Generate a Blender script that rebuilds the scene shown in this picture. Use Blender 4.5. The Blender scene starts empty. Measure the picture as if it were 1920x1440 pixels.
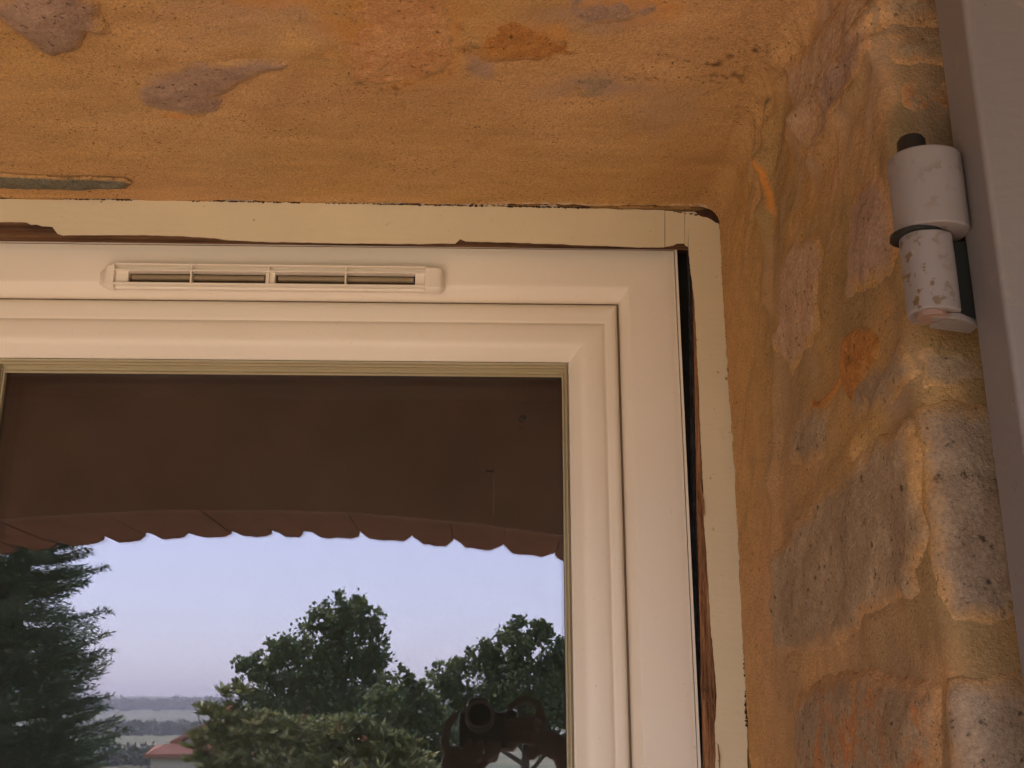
import bpy, bmesh, math, random
import numpy as np
from mathutils import Vector, Euler, Matrix

random.seed(7); RNG = np.random.default_rng(11)
PI = math.pi
sc = bpy.context.scene
COL = sc.collection

# ------------------------------------------------------------------ camera, sky, sun, exposure
F_PX, CAM = 2060.0, Vector((0.0, -1.15, 1.75))
PITCH, YAW = math.atan(618 / F_PX), math.radians(1.6)
ROT = Euler((PI / 2 + PITCH, 0, -YAW)).to_matrix()
cam_d = bpy.data.cameras.new('camera'); cam = bpy.data.objects.new('camera', cam_d); COL.objects.link(cam)
cam.location = CAM; cam.rotation_euler = (PI / 2 + PITCH, 0, -YAW)
cam_d.sensor_width = 36; cam_d.lens = 36 * F_PX / 1920
cam_d.clip_start = 0.004; cam_d.clip_end = 20000
sc.camera = cam

SUN_EL, SUN_AZ = math.radians(50), math.radians(228)     # azimuth as (sin, cos)
w = bpy.data.worlds.new('World'); sc.world = w; w.use_nodes = True
nt = w.node_tree; nt.nodes.clear()
sky = nt.nodes.new('ShaderNodeTexSky'); sky.sky_type = 'NISHITA'; sky.sun_disc = False
sky.sun_elevation = SUN_EL; sky.sun_rotation = SUN_AZ
sky.air_density = 1.0; sky.dust_density = .6; sky.ozone_density = 3.0; sky.altitude = 100
bg = nt.nodes.new('ShaderNodeBackground'); bg.inputs['Strength'].default_value = 0.15
out = nt.nodes.new('ShaderNodeOutputWorld')
veil = nt.nodes.new('ShaderNodeMix'); veil.data_type = 'RGBA'; veil.inputs[0].default_value = .68      # thin even summer haze over the clear sky
veil.inputs[7].default_value = (3.95, 4.55, 6.0, 1); nt.links.new(sky.outputs[0], veil.inputs[6]); nt.links.new(veil.outputs[2], bg.inputs[0]); nt.links.new(bg.outputs[0], out.inputs[0])
sd = bpy.data.lights.new('sun', 'SUN'); sd.energy = 3.0; sd.angle = math.radians(1.0); sd.color = (1, .93, .82)
so = bpy.data.objects.new('sun', sd); COL.objects.link(so)
sdir = Vector((math.sin(SUN_AZ) * math.cos(SUN_EL), math.cos(SUN_AZ) * math.cos(SUN_EL), math.sin(SUN_EL)))
so.rotation_euler = sdir.to_track_quat('Z', 'Y').to_euler()
sc.view_settings.view_transform = 'Standard'; sc.view_settings.look = 'None'
sc.view_settings.exposure = 2.3; sc.view_settings.gamma = 1.0; sc.view_settings.use_curve_mapping = False
cy = sc.cycles
cy.use_denoising = True; cy.max_bounces = 10; cy.diffuse_bounces = 6; cy.glossy_bounces = 6
cy.transparent_max_bounces = 16; cy.transmission_bounces = 6
cy.sample_clamp_indirect = 6.0
cy.caustics_reflective = False; cy.caustics_refractive = False

# ------------------------------------------------------------------ helpers
def ray(px, py):
    return ROT @ Vector(((px - 960) / F_PX, (720 - py) / F_PX, -1.0))
def on_y(px, py, y):
    d = ray(px, py); t = (y - CAM.y) / d.y; return CAM + d * t
def on_z(px, py, z):
    d = ray(px, py); t = (z - CAM.z) / d.z; return CAM + d * t
def on_x(px, py, x):
    d = ray(px, py); t = (x - CAM.x) / d.x; return CAM + d * t
GLASS_Y = 0.036
def behind(px, py, dist):
    """real point seen mirrored in the pane at photo position px,py, dist = metres from the pane to the point"""
    v = on_y(px, py, GLASS_Y + dist); return Vector((v.x, 2 * GLASS_Y - v.y, v.z))
def tag(o, label=None, cat=None, group=None, kind=None):
    for k, v in (('label', label), ('category', cat), ('group', group), ('kind', kind)):
        if v: o[k] = v
    return o
def empty(name, loc=(0, 0, 0), parent=None):
    o = bpy.data.objects.new(name, None); COL.objects.link(o); o.location = loc
    if parent: o.parent = parent
    return o
def link(name, me, mat, parent=None, smooth=False):
    if mat is not None and not me.materials: me.materials.append(mat)
    o = bpy.data.objects.new(name, me); COL.objects.link(o)
    if parent:
        o.parent = parent
        o.matrix_parent_inverse = Matrix.Translation(-Vector(world_loc(parent)))
    if smooth:
        me.shade_smooth()
    return o
def world_loc(o):
    l = Vector(o.location) if not o.parent else Vector((0, 0, 0))
    if o.parent and o.type != 'MESH': l = Vector(o.location)
    if o.parent and o.type == 'MESH': l = Vector((0, 0, 0))
    return l
def mesh_np(name, verts, quads):
    me = bpy.data.meshes.new(name)
    verts = np.asarray(verts, dtype=np.float32); quads = np.asarray(quads, dtype=np.int32)
    k = quads.shape[1]
    me.vertices.add(len(verts)); me.vertices.foreach_set('co', verts.ravel())
    me.loops.add(quads.size); me.loops.foreach_set('vertex_index', quads.ravel())
    me.polygons.add(len(quads)); me.polygons.foreach_set('loop_start', np.arange(0, quads.size, k, dtype=np.int32))
    me.update(calc_edges=True); me.validate()
    return me
def grid_faces(nu, nv, keep=None):
    i, j = np.meshgrid(np.arange(nu - 1), np.arange(nv - 1), indexing='ij')
    a = (i * nv + j).ravel(); q = np.stack([a, a + nv, a + nv + 1, a + 1], 1)
    if keep is not None: q = q[keep.ravel()[q].all(1)]
    return q
def compact(v, q):
    used = np.unique(q); m = -np.ones(len(v), int); m[used] = np.arange(len(used)); return v[used], m[q], used
class MB:
    def __init__(s): s.v = []; s.f = []
    def box(s, x0, x1, y0, y1, z0, z1):
        n = len(s.v)
        s.v += [(x, y, z) for x in (x0, x1) for y in (y0, y1) for z in (z0, z1)]
        s.f += [tuple(n + i for i in f) for f in ((0, 1, 3, 2), (4, 6, 7, 5), (0, 4, 5, 1), (2, 3, 7, 6), (0, 2, 6, 4), (1, 5, 7, 3))]
        return s
    def poly(s, pts, dvec):
        """extruded polygon"""
        n = len(s.v); k = len(pts); d = Vector(dvec)
        s.v += [tuple(p) for p in pts] + [tuple(Vector(p) + d) for p in pts]
        s.f.append(tuple(range(n, n + k))); s.f.append(tuple(range(n + 2 * k - 1, n + k - 1, -1)))
        for i in range(k):
            j = (i + 1) % k; s.f.append((n + i, n + k + i, n + k + j, n + j))
        return s
    def tube(s, pts, rs, seg=10, cap=True):
        pts = [Vector(p) for p in pts]
        if not hasattr(rs, '__len__'): rs = [rs] * len(pts)
        n = len(s.v); up = None
        for i, p in enumerate(pts):
            t = (pts[min(i + 1, len(pts) - 1)] - pts[max(i - 1, 0)]).normalized()
            if up is None:
                up = Vector((0, 0, 1)) if abs(t.z) < .9 else Vector((1, 0, 0))
            a = t.cross(up).normalized(); b = a.cross(t).normalized(); up = b
            for k in range(seg):
                an = 2 * PI * k / seg
                s.v.append(tuple(p + (a * math.cos(an) + b * math.sin(an)) * rs[i]))
        for i in range(len(pts) - 1):
            for k in range(seg):
                k2 = (k + 1) % seg
                s.f.append((n + i * seg + k, n + i * seg + k2, n + (i + 1) * seg + k2, n + (i + 1) * seg + k))
        if cap:
            s.f.append(tuple(n + seg - 1 - k for k in range(seg)))
            s.f.append(tuple(n + (len(pts) - 1) * seg + k for k in range(seg)))
        return s
    def ball(s, c, r, seg=12, rings=8, sc3=(1, 1, 1)):
        n = len(s.v); c = Vector(c)
        s.v.append(tuple(c + Vector((0, 0, r * sc3[2]))))
        for i in range(1, rings):
            th = PI * i / rings
            for k in range(seg):
                ph = 2 * PI * k / seg
                s.v.append(tuple(c + Vector((r * sc3[0] * math.sin(th) * math.cos(ph), r * sc3[1] * math.sin(th) * math.sin(ph), r * sc3[2] * math.cos(th)))))
        s.v.append(tuple(c - Vector((0, 0, r * sc3[2]))))
        for k in range(seg):
            k2 = (k + 1) % seg
            s.f.append((n, n + 1 + k, n + 1 + k2))
            for i in range(rings - 2):
                a = n + 1 + i * seg
                s.f.append((a + k, a + seg + k, a + seg + k2, a + k2))
            a = n + 1 + (rings - 2) * seg
            s.f.append((a + k, len(s.v) - 1, a + k2))
        return s
    def build(s, name, mat, parent=None, smooth=False, bevel=0, seg=2):
        me = bpy.data.meshes.new(name); me.from_pydata(s.v, [], s.f); me.update()
        bm = bmesh.new(); bm.from_mesh(me); bmesh.ops.recalc_face_normals(bm, faces=bm.faces); bm.to_mesh(me); bm.free()
        o = link(name, me, mat, parent, smooth)
        if bevel:
            m = o.modifiers.new('bevel', 'BEVEL'); m.width = bevel; m.segments = seg; m.limit_method = 'ANGLE'; m.angle_limit = math.radians(40)
            me.shade_smooth(); m.harden_normals = True
        elif smooth == 'auto':
            me.shade_smooth(); m = o.modifiers.new('edge', 'EDGE_SPLIT'); m.split_angle = math.radians(38)
        return o

# vectorised value noise
def vnoise(x, y, seed=0):
    xi = np.floor(x).astype(np.int64); yi = np.floor(y).astype(np.int64); xf = x - xi; yf = y - yi
    def h(a, b):
        n = (a * 374761393 + b * 668265263 + seed * 1442695041) & 0xffffffff
        n = ((n ^ (n >> 13)) * 1274126177) & 0xffffffff
        return ((n ^ (n >> 16)) & 0xffff) / 65535.0
    u = xf * xf * (3 - 2 * xf); v = yf * yf * (3 - 2 * yf)
    return (h(xi, yi) * (1 - u) + h(xi + 1, yi) * u) * (1 - v) + (h(xi, yi + 1) * (1 - u) + h(xi + 1, yi + 1) * u) * v
def fbm(x, y, seed=0, o=4):
    r = 0; a = .5
    for k in range(o):
        r = r + a * (vnoise(x * 2 ** k, y * 2 ** k, seed + k) - .5); a *= .5
    return r

# ------------------------------------------------------------------ materials
def mat(name):
    m = bpy.data.materials.new(name); m.use_nodes = True; t = m.node_tree; t.nodes.clear()
    o = t.nodes.new('ShaderNodeOutputMaterial'); b = t.nodes.new('ShaderNodeBsdfPrincipled')
    t.links.new(b.outputs[0], o.inputs[0]); return m, t, b
def N(t, kind, **kw):
    n = t.nodes.new(kind)
    for k, v in kw.items():
        if k.startswith('i_'):
            key = k[2:]; n.inputs[int(key) if key.isdigit() else key.replace('_', ' ')].default_value = v
        else: setattr(n, k, v)
    return n
def noise(t, scale, detail=4, rough=.55, co=None, dist=0, sc3=None):
    n = N(t, 'ShaderNodeTexNoise'); n.inputs['Scale'].default_value = scale; n.inputs['Detail'].default_value = detail
    n.inputs['Roughness'].default_value = rough; n.inputs['Distortion'].default_value = dist
    if co is None: co = N(t, 'ShaderNodeTexCoord').outputs['Object']
    if sc3:
        mp = N(t, 'ShaderNodeMapping'); mp.inputs['Scale'].default_value = sc3; t.links.new(co, mp.inputs[0]); co = mp.outputs[0]
    t.links.new(co, n.inputs['Vector']); return n.outputs[0]
def ramp(t, src, stops):
    r = N(t, 'ShaderNodeValToRGB'); e = r.color_ramp.elements
    while len(e) < len(stops): e.new(.5)
    for i, (p, c) in enumerate(stops):
        e[i].position = p; e[i].color = (c, c, c, 1) if not hasattr(c, '__len__') else (*c, 1)
    t.links.new(src, r.inputs[0]); return r.outputs[0]
def mix(t, fac, a, b, mode='MIX'):
    m = N(t, 'ShaderNodeMix', data_type='RGBA', blend_type=mode)
    for src, i in ((fac, 0), (a, 6), (b, 7)):
        if hasattr(src, 'is_linked'): t.links.new(src, m.inputs[i])
        elif i == 0: m.inputs[0].default_value = src
        else: m.inputs[i].default_value = (*src, 1)
    return m.outputs[2]
def bump(t, b, h, dist, strength=1.0):
    n = N(t, 'ShaderNodeBump'); n.inputs['Strength'].default_value = strength; n.inputs['Distance'].default_value = dist
    t.links.new(h, n.inputs['Height'])
    if b.inputs['Normal'].is_linked: t.links.new(b.inputs['Normal'].links[0].from_socket, n.inputs['Normal'])
    t.links.new(n.outputs[0], b.inputs['Normal'])
def simple(name, c, rough=.6, var=.12, scale=8, bmp=None, spec=.4, metal=0):
    m, t, b = mat(name); n = noise(t, scale, 5)
    k = ramp(t, n, [(.25, tuple(x * (1 - var) for x in c)), (.75, tuple(min(1, x * (1 + var)) for x in c))])
    t.links.new(k, b.inputs['Base Color']); b.inputs['Roughness'].default_value = rough
    b.inputs['Specular IOR Level'].default_value = spec; b.inputs['Metallic'].default_value = metal
    if bmp: bump(t, b, noise(t, bmp[0], 4), bmp[1])
    return m

OCHRE = (.55, .335, .132)
def add_plaster(t):
    big = noise(t, 5, 6, .6, dist=.6)
    c = ramp(t, big, [(.3, (.50, .295, .112)), (.5, OCHRE), (.72, (.59, .37, .165))])
    pink = ramp(t, noise(t, 3.1, 3, .5), [(.46, 0), (.68, .5)])
    c = mix(t, pink, c, (.57, .33, .19))
    fine = ramp(t, noise(t, 520, 2, .6), [(.3, .74), (.7, 1.18)])
    c = mix(t, 1.0, c, fine, 'MULTIPLY')
    streak = ramp(t, noise(t, 40, 5, .65, sc3=(.25, 1, 1)), [(.3, .86), (.7, 1.1)])
    c = mix(t, 1.0, c, streak, 'MULTIPLY')
    spk = ramp(t, noise(t, 300, 2, .55), [(.31, .35), (.39, 1)])
    msk = ramp(t, noise(t, 14, 3), [(.36, .15), (.60, 1)])
    c = mix(t, msk, c, mix(t, 1.0, c, spk, 'MULTIPLY'))
    pale = ramp(t, noise(t, 330, 2, .5), [(.68, 0), (.74, .5)])
    return mix(t, pale, c, (.72, .58, .40))
def plaster_mat():
    m, t, b = mat('ochre_plaster')
    c = add_plaster(t)
    # grime and painted-in shade drawn by the "stain" attribute (weathered patch with shutter and hinge shade, rust streaks)
    at = N(t, 'ShaderNodeAttribute', attribute_name='stain_shade')
    c = mix(t, at.outputs['Fac'], c, (.17, .135, .07))
    at = N(t, 'ShaderNodeAttribute', attribute_name='crack')
    c = mix(t, at.outputs['Fac'], c, (.035, .015, .008))
    at = N(t, 'ShaderNodeAttribute', attribute_name='white')
    c = mix(t, at.outputs['Fac'], c, (.74, .64, .50))
    at = N(t, 'ShaderNodeAttribute', attribute_name='orange')
    c = mix(t, at.outputs['Fac'], c, (.62, .27, .06))
    at = N(t, 'ShaderNodeAttribute', attribute_name='mauve')
    c = mix(t, at.outputs['Fac'], c, mix(t, noise(t, 30, 4, .6), (.30, .20, .135), (.50, .35, .24)))
    t.links.new(c, b.inputs['Base Color']); b.inputs['Roughness'].default_value = .93; b.inputs['Specular IOR Level'].default_value = .15
    bump(t, b, noise(t, 380, 4, .65), .0015, 1.0); bump(t, b, noise(t, 60, 6, .65), .003, .6)
    return m
M_PLASTER = plaster_mat()
def stone_mat(name, c1, c2, c3=None, scale=22, sc3=None, rust=None):
    m, t, b = mat(name)
    n = noise(t, scale, 10, .74, dist=.15, sc3=sc3)
    c = ramp(t, n, [(.28, c1), (.5, c2), (.72, c3 or tuple(min(1, x * 1.35) for x in c2))])
    if rust:
        c = mix(t, ramp(t, noise(t, 30, 8, .75, dist=.3), [(.50, 0), (.60, .9)]), c, rust)
    pit = ramp(t, noise(t, 150, 4, .65), [(.32, .3), (.40, 1)]); c = mix(t, 1.0, c, ramp(t, noise(t, 420, 3, .6), [(.3, .75), (.7, 1.2)]), 'MULTIPLY')
    c = mix(t, 1.0, c, pit, 'MULTIPLY')
    at = N(t, 'ShaderNodeAttribute', attribute_name='edge')
    ad = N(t, 'ShaderNodeMath', operation='ADD'); t.links.new(at.outputs['Fac'], ad.inputs[0])
    nn = N(t, 'ShaderNodeMath', operation='MULTIPLY_ADD', i_1=1.7, i_2=-.85)
    t.links.new(noise(t, 45, 6, .65), nn.inputs[0]); t.links.new(nn.outputs[0], ad.inputs[1])
    f = ramp(t, ad.outputs[0], [(.15, 1), (.70, 0)])
    c = mix(t, f, c, add_plaster(t))
    ln = ramp(t, at.outputs['Fac'], [(.0, 1), (.10, .8), (.22, 0)]); lm_ = ramp(t, noise(t, 26, 4, .6), [(.5, 0), (.62, .7)])
    dk = N(t, 'ShaderNodeMath', operation='MULTIPLY'); t.links.new(ln, dk.inputs[0]); t.links.new(lm_, dk.inputs[1])
    c = mix(t, dk.outputs[0], c, (.09, .05, .025))
    t.links.new(c, b.inputs['Base Color']); b.inputs['Roughness'].default_value = .9; b.inputs['Specular IOR Level'].default_value = .2
    bump(t, b, noise(t, 300, 4, .7), .0018, 1.0); bump(t, b, n, .005, 1.0)
    return m
S_MAUVE = stone_mat('mauve_stone', (.30, .19, .13), (.40, .27, .19), (.50, .35, .24))
S_GREY = stone_mat('grey_stone', (.27, .19, .115), (.40, .29, .18), (.54, .405, .26), scale=20)
S_RUST = stone_mat('rust_stone', (.30, .13, .04), (.55, .25, .07), (.62, .33, .11), scale=60)
S_TAN = stone_mat('tan_stone', (.42, .26, .15), (.52, .35, .22), (.62, .44, .30), scale=25)
S_MIXED = stone_mat('rust_veined_stone', (.28, .19, .11), (.39, .28, .175), (.50, .37, .24), scale=18, rust=(.50, .22, .08))
S_QUOIN = stone_mat('quoin_stone', (.22, .155, .105), (.35, .26, .18), (.48, .375, .27), scale=20)
S_ORANGE = stone_mat('orange_stone', (.50, .24, .09), (.62, .33, .14), (.68, .42, .2), scale=30)
S_SLATE = stone_mat('green_grey_slate', (.12, .12, .085), (.18, .17, .12), (.26, .24, .17), scale=50)

def pvc_mat():
    m, t, b = mat('cream_pvc')
    c = ramp(t, noise(t, 6, 3), [(.3, (.78, .73, .63)), (.7, (.81, .76, .66))])
    d = ramp(t, noise(t, 500, 1, .5), [(.20, .5), (.235, 1)])
    c = mix(t, 1.0, c, d, 'MULTIPLY')
    t.links.new(c, b.inputs['Base Color']); b.inputs['Roughness'].default_value = .42; b.inputs['Specular IOR Level'].default_value = .35
    return m
M_PVC = pvc_mat()
def paint_mat(name, c, chips=(.25, .13, .05), amt=.30, rough=.55):
    m, t, b = mat(name)
    k = ramp(t, noise(t, 9, 5), [(.3, tuple(x * .93 for x in c)), (.7, c)])
    dirt = ramp(t, noise(t, 35, 5, .7), [(.62, 0), (.80, .35)])
    k = mix(t, dirt, k, (.45, .36, .2))
    ch = ramp(t, noise(t, 130, 3, .55), [(amt - .05, .95), (amt, 0)])
    ms = ramp(t, noise(t, 11, 3), [(.44, 0), (.54, 1)])
    chm = N(t, 'ShaderNodeMath', operation='MULTIPLY'); t.links.new(ch, chm.inputs[0]); t.links.new(ms, chm.inputs[1])
    k = mix(t, chm.outputs[0], k, chips)
    t.links.new(k, b.inputs['Base Color']); b.inputs['Roughness'].default_value = rough; b.inputs['Specular IOR Level'].default_value = .3
    bump(t, b, noise(t, 25, 4), .0015, .5); bump(t, b, noise(t, 160, 3, sc3=(.3, 1, 1)), .0006, .5)
    return m
M_OLDPAINT = paint_mat('old_cream_paint', (.67, .60, .42))
M_SHUTTER = paint_mat('grey_shutter_paint', (.205, .185, .18), (.10, .06, .04), .30, .5)
def wood_mat():
    m, t, b = mat('torn_wood')
    n = noise(t, 120, 8, .7, sc3=(1, 1, .06)); n2 = noise(t, 160, 8, .7, sc3=(.05, 1, 1))
    geo = N(t, 'ShaderNodeAttribute', attribute_name='hgrain_shade')
    mx = N(t, 'ShaderNodeMix'); t.links.new(geo.outputs['Fac'], mx.inputs[0]); t.links.new(n, mx.inputs[2]); t.links.new(n2, mx.inputs[3])
    c = ramp(t, mx.outputs[0], [(.3, (.04, .018, .010)), (.48, (.26, .12, .05)), (.66, (.48, .27, .12)), (.8, (.62, .42, .22))])
    dk = ramp(t, geo.outputs['Fac'], [(0, 1), (1, .42)]); c = mix(t, 1.0, c, dk, 'MULTIPLY')  # top rail wood darkened, its shade painted into the colour
    t.links.new(c, b.inputs['Base Color']); b.inputs['Roughness'].default_value = .85
    bump(t, b, mx.outputs[0], .003)
    return m
M_WOOD = wood_mat()
M_BLACK = simple('black_rubber', (.012, .012, .011), .5, .3)
M_DARK = simple('gap_shade_black', (.02, .022, .018), .7, .3)  # near-black colour for the painted shade beside the lower knuckle
M_GASKET = simple('greenish_gasket', (.40, .35, .22), .5, .08)
M_VENTIN = simple('vent_flap', (.27, .215, .135), .5, .1)
M_SLOT = simple('slot_brown', (.09, .06, .035), .7, .2)
M_FILLER = simple('crumbly_white_filler', (.72, .62, .48), .95, .2, 200, (300, .002))
M_CRACK = simple('dark_crack', (.05, .022, .015), .95, .5, 150)
M_CEIL = simple('brown_ceiling_boards', (.42, .30, .21), .8, .15, 4)
M_ROOM = simple('dim_room_wall', (.17, .17, .17), .9, .1, 3)
M_TERRA = simple('terracotta_tile', (.56, .38, .27), .75, .12, 2, (80, .001))

def glass_mat(name, r, tint, wav):
    m = bpy.data.materials.new(name); m.use_nodes = True; t = m.node_tree; t.nodes.clear()
    o = N(t, 'ShaderNodeOutputMaterial'); g = N(t, 'ShaderNodeBsdfAnisotropic' if False else 'ShaderNodeBsdfGlossy')
    g.inputs['Roughness'].default_value = 0.0; g.inputs['Color'].default_value = (*tint, 1)
    tr = N(t, 'ShaderNodeBsdfTransparent'); tr.inputs['Color'].default_value = (.93, .95, .93, 1)
    fr = N(t, 'ShaderNodeFresnel', i_IOR=1.5)
    ad = N(t, 'ShaderNodeMath', operation='ADD', use_clamp=True, i_1=r); t.links.new(fr.outputs[0], ad.inputs[0])
    mx = N(t, 'ShaderNodeMixShader'); t.links.new(ad.outputs[0], mx.inputs[0])
    t.links.new(tr.outputs[0], mx.inputs[1]); t.links.new(g.outputs[0], mx.inputs[2]); t.links.new(mx.outputs[0], o.inputs[0])
    if wav:
        n = noise(t, 2.2, 2, .4); bp = N(t, 'ShaderNodeBump', i_Strength=wav, i_Distance=.004); t.links.new(n, bp.inputs['Height']); t.links.new(bp.outputs[0], g.inputs['Normal'])
    return m
M_GLASS1 = glass_mat('coated_outer_glass', .045, (.98, .815, .915), 0)
M_GLASS2 = glass_mat('inner_glass', .015, (.98, .815, .915), .02)

# ------------------------------------------------------------------ the opening: soffit + reveal + outer face as one skin
FRONT_Y = -.02                                     # face of the old wooden frame
XR = on_y(1375, 900, FRONT_Y).x
ZS = on_y(760, 384, FRONT_Y).z
X0, RC, DEP, QR = -1.05, .022, .52, .014
L1 = (XR - RC) - X0; LA = RC * PI / 2
VA = DEP - QR; VB = QR * PI / 2
def base(s, v):
    """opening skin: s runs along the soffit, round the corner and down the reveal; v runs outwards and on over the outer face"""
    a = np.clip((s - L1) / RC, 0, PI / 2)
    nx, nz = np.sin(a), np.cos(a)
    x = np.where(s < L1, X0 + s, (XR - RC) + RC * nx); z = np.where(s > L1 + LA, ZS - RC - (s - L1 - LA), (ZS - RC) + RC * nz)
    b = np.clip((v - VA) / QR, 0, PI / 2)
    y = -(np.where(v < VA, v, VA + QR * np.sin(b)))
    wv = np.where(v < VA, 0, QR * (1 - np.cos(b))) + np.clip(v - VA - VB, 0, None)
    ny, nn = np.sin(b), np.cos(b)                    # normal towards air: (-n * nn, -ny)
    P = np.stack([x + nx * wv, y, z + nz * wv], -1)
    Nn = np.stack([-nx * nn, -ny, -nz * nn], -1)
    return P, Nn
def seg_lump(s, v, s0, v0, s1, v1, wd):
    d = np.array([s1 - s0, v1 - v0]); L = np.hypot(*d); d = d / L
    t = np.clip((s - s0) * d[0] + (v - v0) * d[1], 0, L)
    return np.exp(-(((s - s0 - t * d[0]) ** 2 + (v - v0 - t * d[1]) ** 2) / wd ** 2))
def sv(px, py, face=None):
    """photo position -> coordinates on the opening skin"""
    p = on_z(px, py, ZS)
    if face is None:
        if px > 1650 + (py / 1440) * 120: face = 'o'
        elif p.x < XR and py < 400: face = 's'
        else: face = 'r'
    if face == 's': return p.x - X0, -p.y
    if face == 'r':
        p = on_x(px, py, XR); return L1 + LA + (ZS - RC - p.z), -p.y
    p = on_y(px, py, -DEP); return L1 + LA + (ZS - RC - p.z), VA + VB + (p.x - XR) - QR
LUMPS = []
def lump(pts, wd, h, face=None):
    q = [sv(*p, face) for p in pts]
    for a, b in zip(q[:-1], q[1:]): LUMPS.append((a[0], a[1], b[0], b[1], wd, h))
lump([(1455, 200), (1450, 300), (1447, 400), (1440, 560)], .010, .008)          # orange ridge down the corner
lump([(1490, 250), (1580, 130), (1640, 20)], .012, .008, 'r')
lump([(1530, 300), (1600, 180), (1640, 90)], .010, .007, 'r')
lump([(1420, 300), (1490, 90), (1530, 0)], .02, .006, 'r')
lump([(1640, 30), (1700, 700), (1740, 1100)], .012, .0015, 'r')
lump([(1460, 640), (1450, 900), (1460, 1200)], .012, .005, 'r')
lump([(1500, 980), (1620, 840), (1700, 690)], .014, .003, 'r')
lump([(1480, 1240), (1640, 1180), (1720, 1100)], .018, .003, 'r')
lump([(250, 95), (560, 80)], .02, .003, 's'); lump([(560, 100), (500, 190)], .02, .003, 's')
lump([(640, 0), (640, 160)], .015, .003, 's')
def wgt(s, v):
    return np.clip((v - .06) / .10, 0, 1) * (.28 + .72 * np.clip(1 - (s - L1 - .10) / .16, 0, 1))
def ridge(s, v):
    ac, al = (s + v) * .707, (v - s) * .707
    wp = fbm(s * 9, v * 9, 71, 3) * .05
    r1 = 1 - np.abs(fbm((ac + wp) * 26, al * 9, 72, 3)) * 5; r2 = fbm((ac + wp) * 70, al * 34, 73, 3)
    return np.clip(r1, 0, 1) ** 2 * .0032 + r2 * .0045 + fbm(s * 190, v * 190, 74, 3) * .0020
def disp(s, v):
    h = fbm(s * 5, v * 5, 3, 3) * .009 + fbm(s * 28, v * 28, 9, 4) * .0028
    rough = 1 / (1 + np.exp(-(s - L1) / .03))
    h = h + rough * fbm(s * 14 + v * 6, v * 14 - s * 9, 21, 4) * .0035 + rough * ridge(s, v) * wgt(s, v)
    h = h * np.clip(v / .05, .12, 1) 
    gr = vnoise(s * 22, s * 0 + 3, 31)
    h = h - .0045 * np.exp(-((v - .0205) / .0028) ** 2) * np.clip((gr - .25) * 2.2, .15, 1)
    h = h + .0016 * np.exp(-((v - .0275) / .0035) ** 2) * np.clip(fbm(s * 160, v * 160, 91, 3) * 4 + .3, -.3, 1)
    for a in LUMPS: h = h + a[5] * seg_lump(s, v, *a[:5]) * (.6 + .8 * vnoise(s * 40, v * 40, 5))
    return h
def skin(s, v, extra=0):
    P, Nn = base(s, v)
    return P + Nn * (disp(s, v) + extra)[..., None]

ss = np.concatenate([np.linspace(0, L1 - .62, 20, endpoint=False), np.arange(L1 - .62, L1, .0026), np.linspace(L1, L1 + LA, 12),
                     np.arange(L1 + LA + .0026, L1 + LA + .72, .0026), np.linspace(L1 + LA + .74, L1 + LA + ZS - RC, 25)])
vv = np.concatenate([np.arange(-.004, .016, .0026), np.arange(.0165, .034, .0008), np.arange(.036, VA, .0026), np.linspace(VA, VA + VB, 8), np.arange(VA + VB + .003, VA + VB + .10, .003), np.linspace(VA + VB + .12, VA + VB + .45, 10)])
SG, VG = np.meshgrid(ss, vv, indexing='ij')
P = skin(SG, VG)
me = mesh_np('render', P.reshape(-1, 3), grid_faces(len(ss), len(vv))[:, ::-1])
def attr(me, name, a):
    at = me.attributes.new(name, 'FLOAT', 'POINT'); at.data.foreach_set('value', np.asarray(a, np.float32).ravel())
def blob(S, V, px, py, rs, rv, face=None, rot=0, soft=.5, seed=1):
    a, b = sv(px, py, face); c, d = math.cos(rot), math.sin(rot)
    x = ((S - a) * c + (V - b) * d) / rs; y = (-(S - a) * d + (V - b) * c) / rv
    r = np.sqrt(x * x + y * y) + fbm(S * 45, V * 45, seed, 4) * 1.3
    return np.clip((1 - r) / soft, 0, 1)
stain_shade = np.zeros_like(SG)
ndir = fbm(SG * 30, VG * 30, 77, 4)
stain_shade += np.clip(((VG - (VA - .06)) / .08) + ndir * 2.5, 0, 1) * .62 * (SG > L1 + LA)  # grime, with the shade of shutter and hinge painted in
for (x, y, a, b, k) in ((1790, 170, .05, .02, .8), (1780, 380, .08, .016, .7), (1730, 240, .035, .03, .85), (1800, 640, .03, .03, .6), (1455, 190, .005, .012, 1), (1850, 800, .012, .03, .9), (1840, 1230, .03, .03, .55), (1700, 560, .02, .01, .5)):
    stain_shade = np.maximum(stain_shade, blob(SG, VG, x, y, a, b, seed=int(x)) * k)
orange = np.zeros_like(SG)
for (x, y, a, b, k, f) in ((980, 80, .05, .035, .45, 's'), (740, 60, .07, .09, .45, 's'), (1450, 330, .05, .006, .9, 'r'), (520, 5, .05, .012, .6, 's'), (1175, 20, .05, .02, .5, 's'), (340, 215, .03, .008, .6, 's'), (1480, 680, .03, .006, .4, 'r'), (1510, 590, .02, .01, .35, 'r')):
    orange = np.maximum(orange, blob(SG, VG, x, y, a, b, f, seed=int(x) + 3) * k)
mauve = np.zeros_like(SG)
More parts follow.
